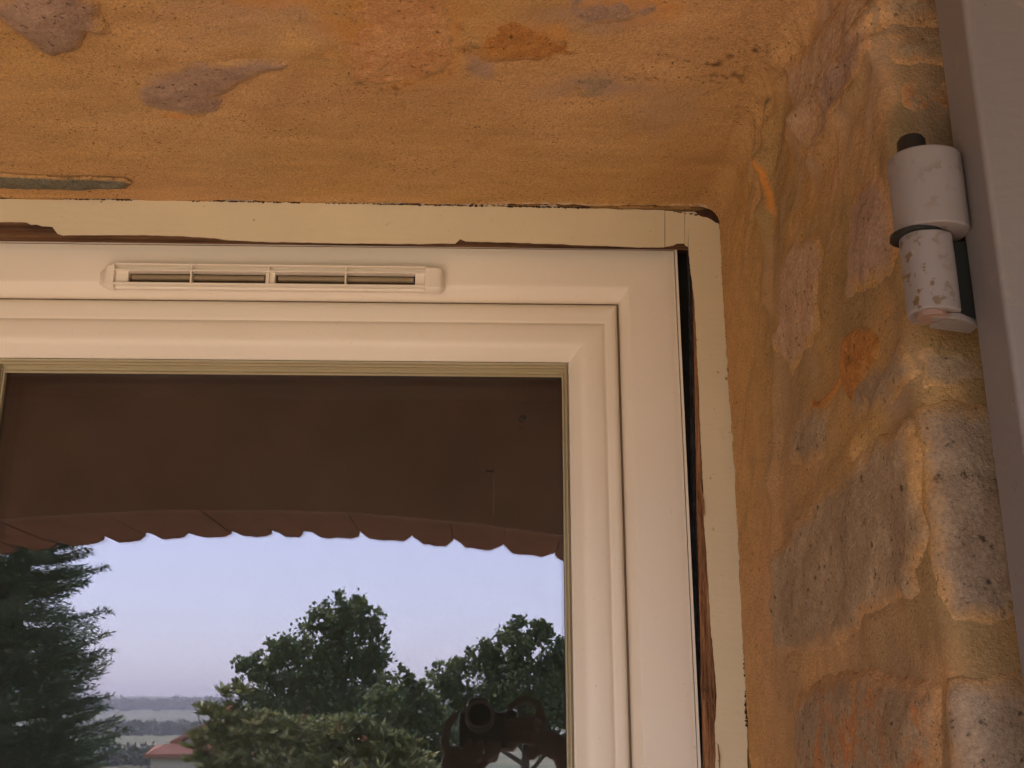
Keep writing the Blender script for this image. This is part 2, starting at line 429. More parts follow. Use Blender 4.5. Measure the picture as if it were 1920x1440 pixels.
for (x, y, a, b, k, f, ro) in ((1110, 165, .05, .022, .9, 's', .1), (1120, 30, .06, .03, .6, 's', 0), (905, 125, .012, .025, .9, 's', .5), (1540, 130, .10, .022, .8, 'r', -.5), (1600, 90, .08, .012, .7, 'r', -.5), (1500, 250, .06, .015, .7, 'r', -.4),
                          (1420, 60, .05, .05, .4, 'r', 0), (1500, 500, .04, .014, .6, 'r', 0), (1520, 690, .03, .03, .4, 'r', 0), (1690, 700, .04, .03, .5, 'r', 0), (1690, 160, .06, .03, .4, 'r', 0), (480, 30, .09, .05, .35, 's', 0)):
    mauve = np.maximum(mauve, blob(SG, VG, x, y, a, b, f, ro, .7, seed=int(x) + 9) * k)
gr = vnoise(SG * 22, SG * 0 + 3, 31)
crk = np.exp(-((VG - .0205 - fbm(SG * 90, VG * 0, 12, 3) * .003) / .0022) ** 2) * np.clip((gr - .2) * 3 + fbm(SG * 200, VG * 200, 14, 3), 0, 1)
wht = np.exp(-((VG - .0265) / .0038) ** 2) * np.clip((vnoise(SG * 9, SG * 0 + 7, 33) - .35) * 2.5, 0, 1) * np.clip(fbm(SG * 260, VG * 260, 15, 3) * 5 + .55, 0, 1)
ac, al = (SG + VG) * .707, (VG - SG) * .707
wp = fbm(SG * 9, VG * 9, 71, 3) * .05
reveal = np.clip((SG - L1 - .02) / .05, 0, 1)
wg = wgt(SG, VG); streak = np.clip(fbm((ac + wp) * 24, al * 9, 81, 5) * 5 - .2, 0, 1) * (.25 + .75 * wg)
mauve = np.maximum(mauve, streak * .55 * reveal)
orange = np.maximum(orange, np.clip(fbm((ac + wp) * 40, al * 9, 82, 5) * 5 - .8, 0, 1) * .4 * reveal * wg)
stain_shade = np.maximum(stain_shade, np.clip(fbm((ac + wp) * 55, al * 14, 83, 5) * 5 - .75, 0, 1) * .5 * reveal)
pits = np.clip(fbm(SG * 150, VG * 150, 84, 3) * 6 - 1.75, 0, 1) * np.clip(vnoise(SG * 11, VG * 11, 85) * 2 - .55, 0, 1)
for (x, y, a, b) in ((790, 50, .05, .03), (790, 100, .05, .03), (860, 120, .03, .02), (1380, 110, .05, .05), (730, 150, .03, .02), (1170, 150, .03, .02)):
    pits = np.maximum(pits, blob(SG, VG, x, y, a, b, 's', seed=int(x + y)) * np.clip(fbm(SG * 110, VG * 110, 86, 4) * 6 - .6, 0, 1) * .8)
crk = np.maximum(crk, pits * .75)
stain_shade = np.maximum(stain_shade, reveal * np.clip((VG - .09) / .12, 0, 1) * np.clip(.26 + fbm(SG * 12, VG * 12, 88, 5) * 1.3, 0, .6))
attr(me, 'crack', np.clip(crk * 1.3, 0, 1)); attr(me, 'white', wht * (SG < L1 + .01) )
attr(me, 'stain_shade', stain_shade); attr(me, 'orange', orange); attr(me, 'mauve', mauve)
wall = empty('house_wall', (0, -.26, 0))
tag(wall, 'ochre rendered stone wall with exposed rubble stones round the window opening', 'wall')
link('render', me, M_PLASTER, wall, True)

def poly_dist(px, py, poly):
    x = px; y = py; n = len(poly); d = np.full(x.shape, 1e9); inside = np.zeros(x.shape, bool)
    for i in range(n):
        x0, y0 = poly[i]; x1, y1 = poly[(i + 1) % n]; ex, ey = x1 - x0, y1 - y0
        t = np.clip(((x - x0) * ex + (y - y0) * ey) / (ex * ex + ey * ey + 1e-12), 0, 1)
        d = np.minimum(d, np.hypot(x - x0 - t * ex, y - y0 - t * ey))
        c = ((y0 > y) != (y1 > y)) & (x < (x1 - x0) * (y - y0) / (y1 - y0 + 1e-12) + x0); inside ^= c
    return np.where(inside, d, -d)
def stone(pts, m, rise=.006, face=None, ramp_w=.012, step=.0026, label=None, sink=.0015, seed=0, wobble=.010, ew=.021):
    poly = [sv(*p, face) for p in pts]
    a = np.array(poly); lo = a.min(0) - .004; hi = a.max(0) + .004
    s = np.arange(lo[0], hi[0], step); v = np.arange(lo[1], hi[1], step); S, V = np.meshgrid(s, v, indexing='ij')
    wob = fbm(S * 60, V * 60, 40 + seed, 4) * wobble
    d = poly_dist(S, V, poly) + wob * 1.3 + (.0025 if ew > .01 else 0)
    keep = d > -.003
    h = rise * (1 - np.exp(-np.clip(d, 0, None) / ramp_w)) - sink + np.clip(d, None, 0) * .6
    h = h + (fbm(S * 35, V * 35, 60 + seed, 5) * .007) * np.clip(d / .01, 0, 1) + fbm(S * 130, V * 130, 61 + seed, 3) * .0016
    P = skin(S, V, h).reshape(-1, 3); q = grid_faces(len(s), len(v), keep)
    if not len(q): return
    P, q, used = compact(P, q)
    me = mesh_np('stone', P, q[:, ::-1])
    attr(me, 'edge', np.clip(d.ravel()[used] / ew, 0, 1))
    o = link('stone', me, m, wall, True)
    if label: o['label'] = label
    return o
stone([(250, 165), (262, 145), (330, 120), (400, 108), (480, 108), (540, 104), (570, 98), (520, 128), (470, 150), (420, 180), (440, 200), (390, 217), (350, 213), (300, 212), (265, 200), (250, 180)], S_MAUVE, .005, 's', label='leaf-shaped mauve stone in the soffit')
stone([(-40, 10), (30, -40), (150, -40), (190, 10), (205, 60), (185, 70), (165, 60), (150, 95), (100, 105), (60, 85), (20, 55)], S_MAUVE, .012, 's', label='dark mauve rubble stone at the upper left')
stone([(640, -50), (820, -50), (850, 30), (860, 110), (800, 150), (700, 160), (650, 140), (636, 60)], S_ORANGE, .003, 's', seed=3)
stone([(880, 60), (930, 40), (1000, 30), (1040, 66), (1098, 78), (1090, 105), (1055, 122), (980, 120), (900, 118), (872, 90)], S_RUST, .003, 's', seed=4, label='rust-orange stone patch in the soffit')
stone([(1050, 150), (1100, 135), (1180, 132), (1182, 165), (1130, 195), (1080, 185)], S_GREY, .002, 's', seed=5)
stone([(1060, -30), (1250, -40), (1240, 20), (1170, 40), (1090, 60), (1050, 30)], S_MAUVE, .003, 's', seed=6)
stone([(-420, 322), (60, 326), (150, 328), (235, 334), (245, 341), (235, 350), (100, 350), (-420, 346)], S_SLATE, .003, 's', ramp_w=.004, sink=-.003, seed=7, wobble=.002, ew=.003, step=.0013, label='thin strip of green-grey slate above the old frame')
# reveal
stone([(1588, 390), (1620, 340), (1650, 325), (1672, 360), (1684, 470), (1670, 520), (1620, 545), (1588, 560), (1586, 470)], S_MAUVE, .007, 'r', seed=8, label='tall reddish stone left of the hinge')
stone([(1460, 500), (1490, 455), (1535, 440), (1548, 480), (1530, 560), (1540, 620), (1480, 700), (1455, 640), (1458, 560)], S_TAN, .006, 'r', seed=9)
stone([(1590, 630), (1612, 612), (1640, 620), (1655, 640), (1650, 680), (1632, 700), (1622, 735), (1605, 758), (1590, 740), (1582, 700), (1586, 660)], S_RUST, .006, 'r', ramp_w=.003, seed=10, wobble=.005, ew=.005, step=.0015, label='bright rust-orange stone chip below the hinge')
stone([(1512, 738), (1522, 768), (1545, 770), (1570, 745), (1586, 712), (1582, 700), (1562, 728), (1540, 750), (1524, 748)], S_RUST, .004, 'r', ramp_w=.002, seed=11, wobble=.003, ew=.003, step=.0015)
stone([(1478, 790), (1500, 762), (1560, 760), (1560, 820), (1545, 860), (1500, 885), (1476, 870)], S_GREY, .005, 'r', seed=12)
stone([(1600, 700), (1700, 640), (1718, 700), (1680, 760), (1600, 800), (1580, 770)], S_GREY, .004, 'r', seed=13)
stone([(1455, 1040), (1480, 1000), (1540, 930), (1610, 870), (1708, 780), (1728, 830), (1732, 940), (1742, 1010), (1722, 1070), (1735, 1110), (1640, 1150), (1600, 1200), (1520, 1228), (1462, 1235), (1456, 1130)], S_GREY, .008, 'r', seed=14, label='large grey-brown rubble stone in the reveal')
stone([(1690, 985), (1728, 990), (1730, 1020), (1705, 1060), (1690, 1030)], S_MAUVE, .010, 'r', seed=15)
stone([(1490, 1330), (1510, 1290), (1570, 1262), (1640, 1258), (1700, 1268), (1757, 1290), (1764, 1400), (1770, 1520), (1520, 1520), (1490, 1400)], S_MIXED, .010, 'r', ramp_w=.01, seed=16, label='rust-veined stone at the foot of the reveal')
stone([(1480, 130), (1530, 60), (1580, -10), (1620, -40), (1640, 20), (1600, 90), (1560, 170), (1520, 270), (1490, 250)], S_TAN, .006, 'r', seed=17)
stone([(1560, 140), (1640, 30), (1650, 90), (1590, 200), (1530, 290), (1520, 260)], S_MAUVE, .007, 'r', seed=18)
stone([(1500, 220), (1545, 215), (1520, 290), (1500, 300)], S_TAN, .006, 'r', seed=19)
# outer face
stone([(1648, -40), (1800, -40), (1800, 45), (1650, 45)], S_MIXED, .006, 'o', seed=20, sink=.001)
stone([(1652, 56), (1800, 54), (1800, 130), (1665, 118)], S_GREY, .005, 'o', seed=21)
stone([(1680, 150), (1740, 145), (1790, 160), (1790, 260), (1720, 245), (1690, 200)], S_MIXED, .004, 'o', seed=22)
stone([(1722, 757), (1800, 755), (1960, 770), (1960, 1150), (1860, 1170), (1785, 1165), (1752, 1110), (1738, 1020), (1728, 920), (1724, 830)], S_QUOIN, .0045, 'o', ramp_w=.006, wobble=.006, seed=23, label='tall pale quoin stone between reveal and shutter')
stone([(1762, 1272), (1860, 1266), (1980, 1268), (1980, 1600), (1775, 1600), (1770, 1400)], S_QUOIN, .005, 'o', ramp_w=.005, wobble=.005, seed=24, label='pale violet-grey quoin stone at the bottom right')
stone([(1715, 640), (1850, 655), (1950, 680), (1950, 735), (1850, 735), (1722, 735)], S_GREY, .004, 'o', seed=25)

# the rest of the house wall and the room behind
b = MB()
b.box(-4, X0 - .02, -DEP + .01, .2, 0, 3.3); b.box(X0 - .02, XR + .05, -DEP + .02, .2, ZS + .04, 3.3); b.box(XR + .04, 3.2, -DEP + .02, .2, 0, 3.3)
b.box(XR + .43, 3.2, -DEP, -DEP + .015, 0, 3.3); b.box(X0 - .02, XR + .43, -DEP, -DEP + .015, ZS + .43, 3.3)
b.build('masonry', M_PLASTER, wall)
room = empty('room', (-.4, 1.8, 0)); tag(room, kind='structure')
for nm, bx in (('room_floor', (-3, 2, .2, 3.6, -.1, 0)), ('room_ceiling', (-3, 2, .2, 3.6, 2.7, 2.8)), ('room_back', (-3, 2, 1.6, 1.7, 0, 2.7)), ('room_side', (-3.1, -3, .2, 3.6, 0, 2.7)), ('room_side', (2, 2.1, .2, 3.6, 0, 2.7))):
    MB().box(*bx).build(nm, M_ROOM, room)

# ------------------------------------------------------------------ old wooden frame
old = empty('old_window_frame', (0, FRONT_Y, 1.9))
tag(old, 'old wooden frame in peeling cream paint round the new window', 'window frame')
def pp(px, py, y): return on_y(px, py, y)
WY = FRONT_Y + .0012
low_edge = [(-1100, 392), (-260, 407), (-60, 413), (0, 416), (40, 416), (71, 417), (58, 423), (104, 425), (101, 441), (160, 440), (240, 440), (330, 442), (400, 446), (430, 450), (500, 453), (560, 454), (640, 455.5), (740, 457), (860, 456), (862, 447), (872, 452), (960, 454), (1040, 457), (1120, 460), (1190, 463), (1246, 463)]
top_edge = [(-1100, 352), (-260, 366), (0, 373), (120, 374), (240, 374), (400, 378), (480, 378), (600, 381), (760, 384), (900, 387), (1050, 389), (1150, 392), (1246, 394)]
def jag(pts, amp, n=6, seed=1):
    r = random.Random(seed); o = []
    for a, b in zip(pts[:-1], pts[1:]):
        for k in range(n):
            t = k / n; o.append((a[0] + (b[0] - a[0]) * t + r.uniform(-amp, amp) * (k > 0), a[1] + (b[1] - a[1]) * t + r.uniform(-amp, amp) * (k > 0)))
    return o + [pts[-1]]
def strip(name, A, B, y, th, m, n=240, parent=old, axis=0):
    """flat skin between two ragged edges A and B (resampled), thickness th backwards"""
    def res(E, ts):
        E = np.array(E, float); k = E[:, axis]; o = np.argsort(k); E = E[o]; k = k[o]
        lo, hi = k[0], k[-1]; kk = lo + ts * (hi - lo)
        return np.stack([np.interp(kk, k, E[:, 0]), np.interp(kk, k, E[:, 1])], 1)
    ts = np.linspace(0, 1, n); a = res(A, ts); c = res(B, ts)
    V = []; 
    for (p, q) in zip(a, c):
        P0 = pp(*p, y); Q0 = pp(*q, y)
        V += [P0 + Vector((0, th, 0)), P0, Q0, Q0 + Vector((0, th, 0))]
    F = []
    for i in range(n - 1):
        for k in range(3): F.append((i * 4 + k, i * 4 + k + 1, i * 4 + 5 + k, i * 4 + 4 + k))
    me = bpy.data.meshes.new(name); me.from_pydata([tuple(v) for v in V], [], F); me.update()
    bm = bmesh.new(); bm.from_mesh(me); bmesh.ops.recalc_face_normals(bm, faces=bm.faces); bm.to_mesh(me); bm.free()
    return link(name, me, m, parent)
strip('paint_layer', jag(top_edge, .8, 14, 3), jag(low_edge, .6, 8, 4), FRONT_Y, .0014, M_OLDPAINT)
out_r = [(1351, 425), (1354, 470), (1358, 540), (1361, 610), (1366, 690), (1372, 770), (1378, 860), (1382, 940), (1388, 1030), (1392, 1130), (1397, 1250), (1401, 1380), (1404, 1560)]
in_r = [(1291, 425), (1291, 463), (1294, 500), (1302, 560), (1305, 620), (1308, 680), (1311, 740), (1314, 820), (1316, 860), (1318, 905), (1321, 960), (1320, 972), (1325, 1040), (1330, 1120), (1332, 1170), (1336, 1205), (1341, 1260), (1344, 1310), (1342, 1350), (1340, 1352), (1342, 1400), (1343, 1560)]
strip('paint_layer', jag(out_r, .9, 12, 5), jag(in_r, .6, 10, 6), FRONT_Y, .0014, M_OLDPAINT, axis=1)
# joint block at the corner: three pieces with hairline joints
cx = [(1247.5, 394, 1247.8, 462), (1283, 396, 1283.5, 458)]
MB().poly([pp(1246.9, 395, FRONT_Y), pp(1283.2, 397, FRONT_Y), pp(1283.4, 456, FRONT_Y), pp(1270, 456, FRONT_Y), pp(1262, 460, FRONT_Y), pp(1247.3, 462, FRONT_Y)], (0, .0014, 0)).build('corner_block', M_OLDPAINT, old)
MB().poly([pp(1284, 397, FRONT_Y - .0003), pp(1302, 397, FRONT_Y - .0003), pp(1310, 402, FRONT_Y - .0003), pp(1318, 407, FRONT_Y - .0003), pp(1328, 407, FRONT_Y - .0003), pp(1337, 412, FRONT_Y - .0003), pp(1346, 418, FRONT_Y - .0003), pp(1352, 428, FRONT_Y - .0003), pp(1290.5, 428, FRONT_Y - .0003), pp(1290, 462, FRONT_Y - .0003), pp(1284, 458, FRONT_Y - .0003)], (0, .0017, 0)).build('corner_block', M_OLDPAINT, old)
# wood under the paint: top rail and jamb as fibrous bodies
PVC_TOP = [on_y(x, y, 0) for x, y in ((0, 455), (1265, 470))]
Z_PVC = (PVC_TOP[0].z + PVC_TOP[1].z) / 2
X_PVC = on_y(1294.5, 1000, 0).x
def fibre(name, A, B, ya, yb, n, m_, hgrain_shade, amp, seed, axis):
    """wood surface from edge A (depth ya) to edge B (depth yb), fibres along its length"""
    A = np.array(A, float); B = np.array(B, float)
    ta = np.linspace(0, 1, n)
    def res(E):
        k = E[:, axis]; kk = k[0] + ta * (k[-1] - k[0]); o = np.argsort(k)
        return np.stack([np.interp(kk, k[o], E[o, 0]), np.interp(kk, k[o], E[o, 1])], 1)
    a, c = res(A), res(B); V = []
    for i in range(n):
        for j in range(m_):
            t = j / (m_ - 1); px = a[i] * (1 - t) + c[i] * t
            V.append(pp(px[0], px[1], ya * (1 - t) + yb * t))
    V = np.array([tuple(v) for v in V]).reshape(n, m_, 3)
    I, J = np.meshgrid(ta * 300, np.arange(m_), indexing='ij')
    d = fbm(J * .45, I * .05, seed, 3) * amp * 2 + fbm(J * .9, I * .35, seed + 5, 3) * amp
    V[..., 1] += d; V[..., 0 if axis else 2] += d * .4
    me = mesh_np(name, V.reshape(-1, 3), grid_faces(n, m_))
    attr(me, 'hgrain_shade', np.full(n * m_, hgrain_shade))
    return link(name, me, M_WOOD, old, True)
fibre('bare_wood', [(-1100, 350), (1300, 398)], [(-1100, 438), (1300, 469)], WY + .001, WY + .006, 800, 40, 1.0, .0016, 50, 0)
fibre('bare_wood', [(1390, 405), (1425, 1600)], [(1297, 405), (1299, 600), (1302, 740), (1305, 900), (1310, 1100), (1314, 1250), (1321, 1600)], WY + .003, WY + .012, 600, 80, 0.0, .0035, 70, 1)
MB().box(-1.05, XR + .01, FRONT_Y + .014, .06, Z_PVC + .006, ZS + .01).build('frame_core', M_CRACK, old)
MB().box(X_PVC + .018, XR + .01, FRONT_Y + .016, .06, 0, ZS).build('frame_core', M_CRACK, old)
gapm = simple('grey_gap_sealant', (.050, .046, .050), .9, .6, 70, (200, .002))
gpo = fibre('dark_gap', [(1286, 455), (1291, 600), (1296, 1000), (1304, 1300), (1310, 1600)], [(1306, 455), (1310, 800), (1318, 1200), (1328, 1600)], .012, .016, 500, 24, 0.0, .0045, 90, 1)
gpo.data.materials.clear(); gpo.data.materials.append(gapm)
MB().box(X_PVC - .004, X_PVC + .022, .022, .06, 0, ZS).build('dark_gap', M_BLACK, old)
for a, c in (((1318, 1285), (1338, 1342)), ((1322, 1300), (1336, 1350)), ((1314, 912), (1322, 968)), ((1346, 1395), (1349, 1440))):
    MB().tube([pp(*a, FRONT_Y - .001), pp((a[0] + c[0]) / 2 + 1, (a[1] + c[1]) / 2, FRONT_Y - .004), pp(*c, FRONT_Y - .001)], [.0004, .0009, .0004], 5).build('splinter', M_WOOD, old)

# crumbly line between frame and render
def crumbs(name, pts, n, r0, r1, m, y, spread, seed):
    r = random.Random(seed); bb = MB(); P_ = np.array(pts, float); L = np.concatenate([[0], np.cumsum(np.hypot(*np.diff(P_, axis=0).T))])
    for k in range(n):
        t = r.random() * L[-1]
        if vnoise(np.array([t * .02]), np.array([seed * 3.3]), seed)[0] < .45: continue
        x = np.interp(t, L, P_[:, 0]) + r.uniform(-spread, spread) * .6; yy = np.interp(t, L, P_[:, 1]) + r.uniform(-spread, spread)
        rr = r.uniform(r0, r1); bb.ball(pp(x, yy, y + r.uniform(0, .003)), rr, 5, 4, (r.uniform(.8, 1.8), .7, r.uniform(.5, 1)))
    o = bb.build(name, m, wall); o['kind'] = 'stuff'; return o
crumbs('filler_crumbs', [(-20, 368), (400, 374), (760, 381), (1100, 387), (1240, 391)], 900, .0005, .0016, M_FILLER, FRONT_Y - .001, 1.6, 1)
crumbs('filler_crumbs', [(1354, 430), (1362, 560), (1372, 740), (1384, 900), (1395, 1100), (1404, 1440)], 420, .0004, .0013, M_FILLER, FRONT_Y - .001, 1.6, 2)
crumbs('crack_grit', [(-20, 371), (400, 377), (760, 383.5), (1100, 390), (1240, 393), (1345, 408)], 1500, .0004, .0013, M_CRACK, FRONT_Y - .001, 1.0, 3)
crumbs('crack_grit', [(1350, 430), (1359, 560), (1369, 740), (1381, 900), (1392, 1100), (1402, 1440)], 1100, .0004, .0014, M_CRACK, FRONT_Y - .001, 1.3, 4)
crumbs('crack_grit', [(1255, 458), (1270, 455), (1286, 458)], 120, .0004, .0016, M_CRACK, FRONT_Y, 3, 5)
MB().poly([pp(x, y, FRONT_Y - .0012) for x, y in ((1304, 397), (1322, 392), (1336, 395), (1346, 402), (1349, 416), (1344, 418), (1334, 411), (1326, 407), (1314, 405))], (0, .003, 0)).build('corner_hole', M_CRACK, old)

# ------------------------------------------------------------------ the new window
win = empty('window', (-.2, .02, 1.2))
tag(win, 'new cream plastic window with double glazing mirroring trees and sky', 'window')
XL = on_y(7, 700, GLASS_Y).x - .002
ZB = .35
def ring_strip(name, rings, m=M_PVC, parent=win, chaik=False, zb=ZB):
    """profile rings (x_right, z_top, y, x_left); each ring runs left-bottom > left-top > right-top > right-bottom > back"""
    if chaik:
        for _ in range(2):
            nr = [rings[0]]
            for a_, b_ in zip(rings[:-1], rings[1:]):
                nr += [tuple(p * .75 + q * .25 for p, q in zip(a_, b_)), tuple(p * .25 + q * .75 for p, q in zip(a_, b_))]
            rings = nr + [rings[-1]]
    V = []; F = []
    for (xr, zt, y, xlf) in rings:
        zbt = zb + (Z_PVC - zt)
        V += [(xlf, y, zbt), (xlf, y, zt), (xr, y, zt), (xr, y, zbt)]
    for i in range(len(rings) - 1):
        for k in range(4):
            k2 = (k + 1) % 4; F.append((i * 4 + k, i * 4 + k2, i * 4 + 4 + k2, i * 4 + 4 + k))
    me = bpy.data.meshes.new(name); me.from_pydata(V, [], F); me.update()
    bm = bmesh.new(); bm.from_mesh(me); bmesh.ops.recalc_face_normals(bm, faces=bm.faces); bm.to_mesh(me); bm.free()
    bm = bmesh.new(); bm.from_mesh(me)
    for e in bm.edges:
        a_, b_ = e.verts[0].index, e.verts[1].index
        e.smooth = not (a_ % 4 == b_ % 4 or e.calc_face_angle(0) > math.radians(34))
    for f_ in bm.faces: f_.smooth = True
    bm.to_mesh(me); bm.free()
    o = link(name, me, m, parent)
    return o
def rg(xpx, zpx, y):
    """corner ring through a column position (at row 1000) on the right side and a row position (at column 600) on the top side"""
    x = on_y(xpx, 1000, y).x; z = on_y(600, zpx, y).z
    return x, z, y
XFL = -1.0   # left end of the fixed frame
def fr(xpx, zpx, y):
    x, z, y = rg(xpx, zpx, y); return (x, z, y, XFL - (x - X_PVC))
def sh(xpx, zpx, y, dl):
    x, z, y = rg(xpx, zpx, y); return (x, z, y, XL - dl)
XOUT = 1294
ring_strip('outer_bead', [fr(XOUT, 458.5, .03), fr(XOUT, 458.5, -.001), fr(XOUT - 5, 461.8, -.001), fr(XOUT - 5, 461.8, .006)])
ring_strip('fixed_frame', [fr(XOUT - 5.3, 462.3, .006), fr(XOUT - 6.6, 463.2, .005), fr(XOUT - 7, 463.6, .0), fr(1194, 532, 0.0), fr(1192, 535, .0008), fr(1172.5, 565, .017), fr(1172, 565.5, .034)], chaik=True)
ring_strip('joint_gasket', [fr(1172, 565.5, .0235), fr(1168, 568, .0235)], simple('brown_seal', (.15, .10, .065), .6))
D0 = rg(1067, 676, .03)[0]
def dl(xpx): return (rg(xpx, 600, .02)[0] - D0)
ring_strip('sash', [sh(1168.5, 567, .034, dl(1168)), sh(1168.2, 567.2, .017, dl(1168)), sh(1148, 598, .0155, dl(1148)), sh(1143.5, 602, .0165, dl(1143)), sh(1137, 606, .0125, dl(1137)), sh(1114, 632, .0110, dl(1114)),
                    sh(1098, 644, .0125, dl(1098)), sh(1086, 658, .0185, dl(1086)), sh(1073, 674, .0265, dl(1073)), sh(1069.5, 676.5, .0275, dl(1069.5)), sh(1069, 677, .034, dl(1069))], chaik=True)
ring_strip('glazing_gasket', [sh(1069, 677, .026, .001), sh(1066.8, 682, .027, .0), sh(1066, 683, .0235, -.001), sh(1064, 687, .0235, -.002), sh(1063.7, 688.4, .030, -.002), sh(1062, 692, .030, -.003),
                              sh(1061.8, 693, .0315, -.003), sh(1061, 698, .0315, -.004), sh(1060.5, 699.5, .030, -.004), sh(1057.5, 703.5, .030, -.006), sh(1057, 704, .036, -.006)], M_GASKET)
gx, gz = rg(1064, 690, GLASS_Y)[:2]
MB().box(XL - .004, gx, GLASS_Y, GLASS_Y + .0005, .42, gz).build('glass_pane', M_GLASS1, win)
MB().box(XL - .004, gx, GLASS_Y + .020, GLASS_Y + .0205, .42, gz).build('glass_pane', M_GLASS2, win)
MB().box(XL - .01, gx + .004, GLASS_Y + .001, GLASS_Y + .0195, gz - .001, gz + .012).build('spacer_bar', M_GASKET, win)
a2, b2, zt2 = -.985, XL - dl(1168) - .012, rg(1168, 568, .02)[1]
for bx in ((a2, a2 + .05, ZB, zt2), (b2 - .05, b2, ZB, zt2), (a2 + .05, b2 - .05, zt2 - .06, zt2), (a2 + .05, b2 - .05, ZB, ZB + .06)):
    MB().box(bx[0], bx[1], .012, .06, bx[2], bx[3]).build('sash_rail', M_PVC, win, bevel=.003)
MB().box(a2 + .045, b2 - .045, GLASS_Y, GLASS_Y + .0005, ZB + .05, zt2 - .055).build('glass_pane', M_GLASS1, win)
MB().box(b2 - .006, b2 + .02, .016, .05, ZB, zt2).build('meeting_strip', M_PVC, win, bevel=.002)
# backing so that no light leaks round the frame
MB().box(-1.04, XR, .062, .2, gz + .01, 2.7).build('frame_backing', M_ROOM, win); MB().box(gx + .01, XR + .05, .062, .2, 0, gz + .02).build('frame_backing', M_ROOM, win)
MB().box(-1.06, XR, -.01, .15, 0, .36).build('lower_rail', M_PVC, win, bevel=.003)

# trickle vent
vent = MB(); VY = -.013
def vz(py, y=VY): return on_y(505, py, y).z
def vx(px, py=512, y=VY): return on_y(px, py, y).x
z0, z1 = vz(537), vz(491.5)
def vent_body():
    bm = bmesh.new()
    pr = []                                            # rounded trapezoid end caps lofted along x
    xs = [(vx(189, 512, 0), .12, .5), (vx(191), .5, .7), (vx(195), .80, .84), (vx(201), .95, .95), (vx(208), 1, 1)]
    def sect(x, d, hgt):
        zc = (z0 + z1) / 2 - .002; hh = (z1 - z0) / 2
        out_ = []
        for (u, q) in ((-1.02, 0), (-1.0, .35), (-.92, .8), (-.80, 1), (.84, 1), (.95, .8), (1.0, .4), (1.02, 0)):
            out_.append((x, VY * q * d, zc + u * hh * hgt))
        return out_
    return sect, xs
sect, xs = vent_body()
capv = MB()
def loft(mb, secs):
    n = len(mb.v); k = len(secs[0])
    for s_ in secs: mb.v += s_
    for i in range(len(secs) - 1):
        for j in range(k - 1): mb.f.append((n + i * k + j, n + i * k + j + 1, n + (i + 1) * k + j + 1, n + (i + 1) * k + j))
    mb.f.append(tuple(n + j for j in range(k))); mb.f.append(tuple(n + (len(secs) - 1) * k + j for j in range(k - 1, -1, -1)))
ve = empty('ventilator', (0, 0, 0)); ve.parent = win; ve.matrix_parent_inverse = Matrix.Translation(-Vector(win.location))
def vpart(mb, nm, m, **k):
    o = mb.build(nm, m, None, **k); o.parent = ve; return o
loft(capv, [sect(*a) for a in xs] + [sect(vx(213.5), 1, 1)])
vpart(capv, 'end_cap', M_PVC, smooth=True, bevel=.0006)
capv = MB(); xe = [(vx(833.5), .15, .4), (vx(831), .6, .78), (vx(826), .9, .93), (vx(817), 1, 1)]
loft(capv, [sect(vx(797), 1, 1)] + [sect(*a) for a in xe[::-1]])
vpart(capv, 'end_cap', M_PVC, smooth=True, bevel=.0006)
xa, xb = vx(213.5), vx(797)
mx_ = [vx(p) for p in (358, 503, 648)]
MB_ = MB().box(xa, xb, VY, 0, vz(534.5), vz(531)).box(xa, xb, 0 - .006, 0, vz(539), vz(534.5))
vpart(MB_, 'lower_lip', M_PVC, bevel=.0005)
vpart(MB().box(xa, xb, VY, -.002, vz(498.3), vz(495.6)), 'grille_bar', M_PVC, bevel=.0004)
vpart(MB().box(xa, xb, VY, -.002, vz(509.3), vz(506.7)), 'grille_bar', M_PVC, bevel=.0004)
for x in mx_: vpart(MB().box(x - .0009, x + .0009, VY + .0005, -.002, vz(531), vz(498)), 'grille_post', M_PVC, bevel=.0003)
vpart(MB().box(xa, xb, VY + .007, -.001, vz(507), vz(496)), 'back_plate', M_PVC)
bp = MB(); zlo, zhi = vz(533), vz(507)
for a, c in ((213.5, 239), (497, 515), (778, 797)): bp.box(vx(a), vx(c), VY + .004, -.001, zlo, zhi)
vpart(bp, 'slot_end', M_PVC, bevel=.001)
for a, c in ((238, 498), (514, 779)):
    vpart(MB().box(vx(a), vx(c), -.0015, -.0005, zlo, zhi), 'slot_back', M_SLOT)
    vpart(MB().tube([(vx(a + 6), -.004, vz(517)), (vx(c - 4), -.004, vz(517))], .0032, 12), 'closing_flap', M_VENTIN, smooth='auto')

# specks on the glass
fly = MB(); c0 = pp(980, 785, GLASS_Y - .001); fly.ball(c0, .0032, 8, 6, (1, .5, .9))
for a in (.3, 1.2, 2.4, 3.6, 4.4, 5.5): fly.tube([c0, c0 + Vector((math.cos(a) * .0045, 0, math.sin(a) * .0045))], .0005, 4)
tag(fly.build('dead_insect', M_BLACK), 'small dark insect stuck on the glass near its top right corner', 'insect')
web = MB().tube([pp(912, 883, GLASS_Y - .001), pp(927, 884, GLASS_Y - .001)], .0007, 4)
tag(web.build('dirt_speck', M_BLACK), 'short black dash of dirt on the glass below the insect', 'speck')
tag(MB().tube([pp(926, 888, GLASS_Y - .0005), pp(926.5, 925, GLASS_Y - .0005), pp(925, 966, GLASS_Y - .0005)], .00022, 4).build('cobweb_thread', simple('web', (.3, .27, .25))), 'faint vertical cobweb thread hanging on the glass under the dirt dash', 'cobweb')

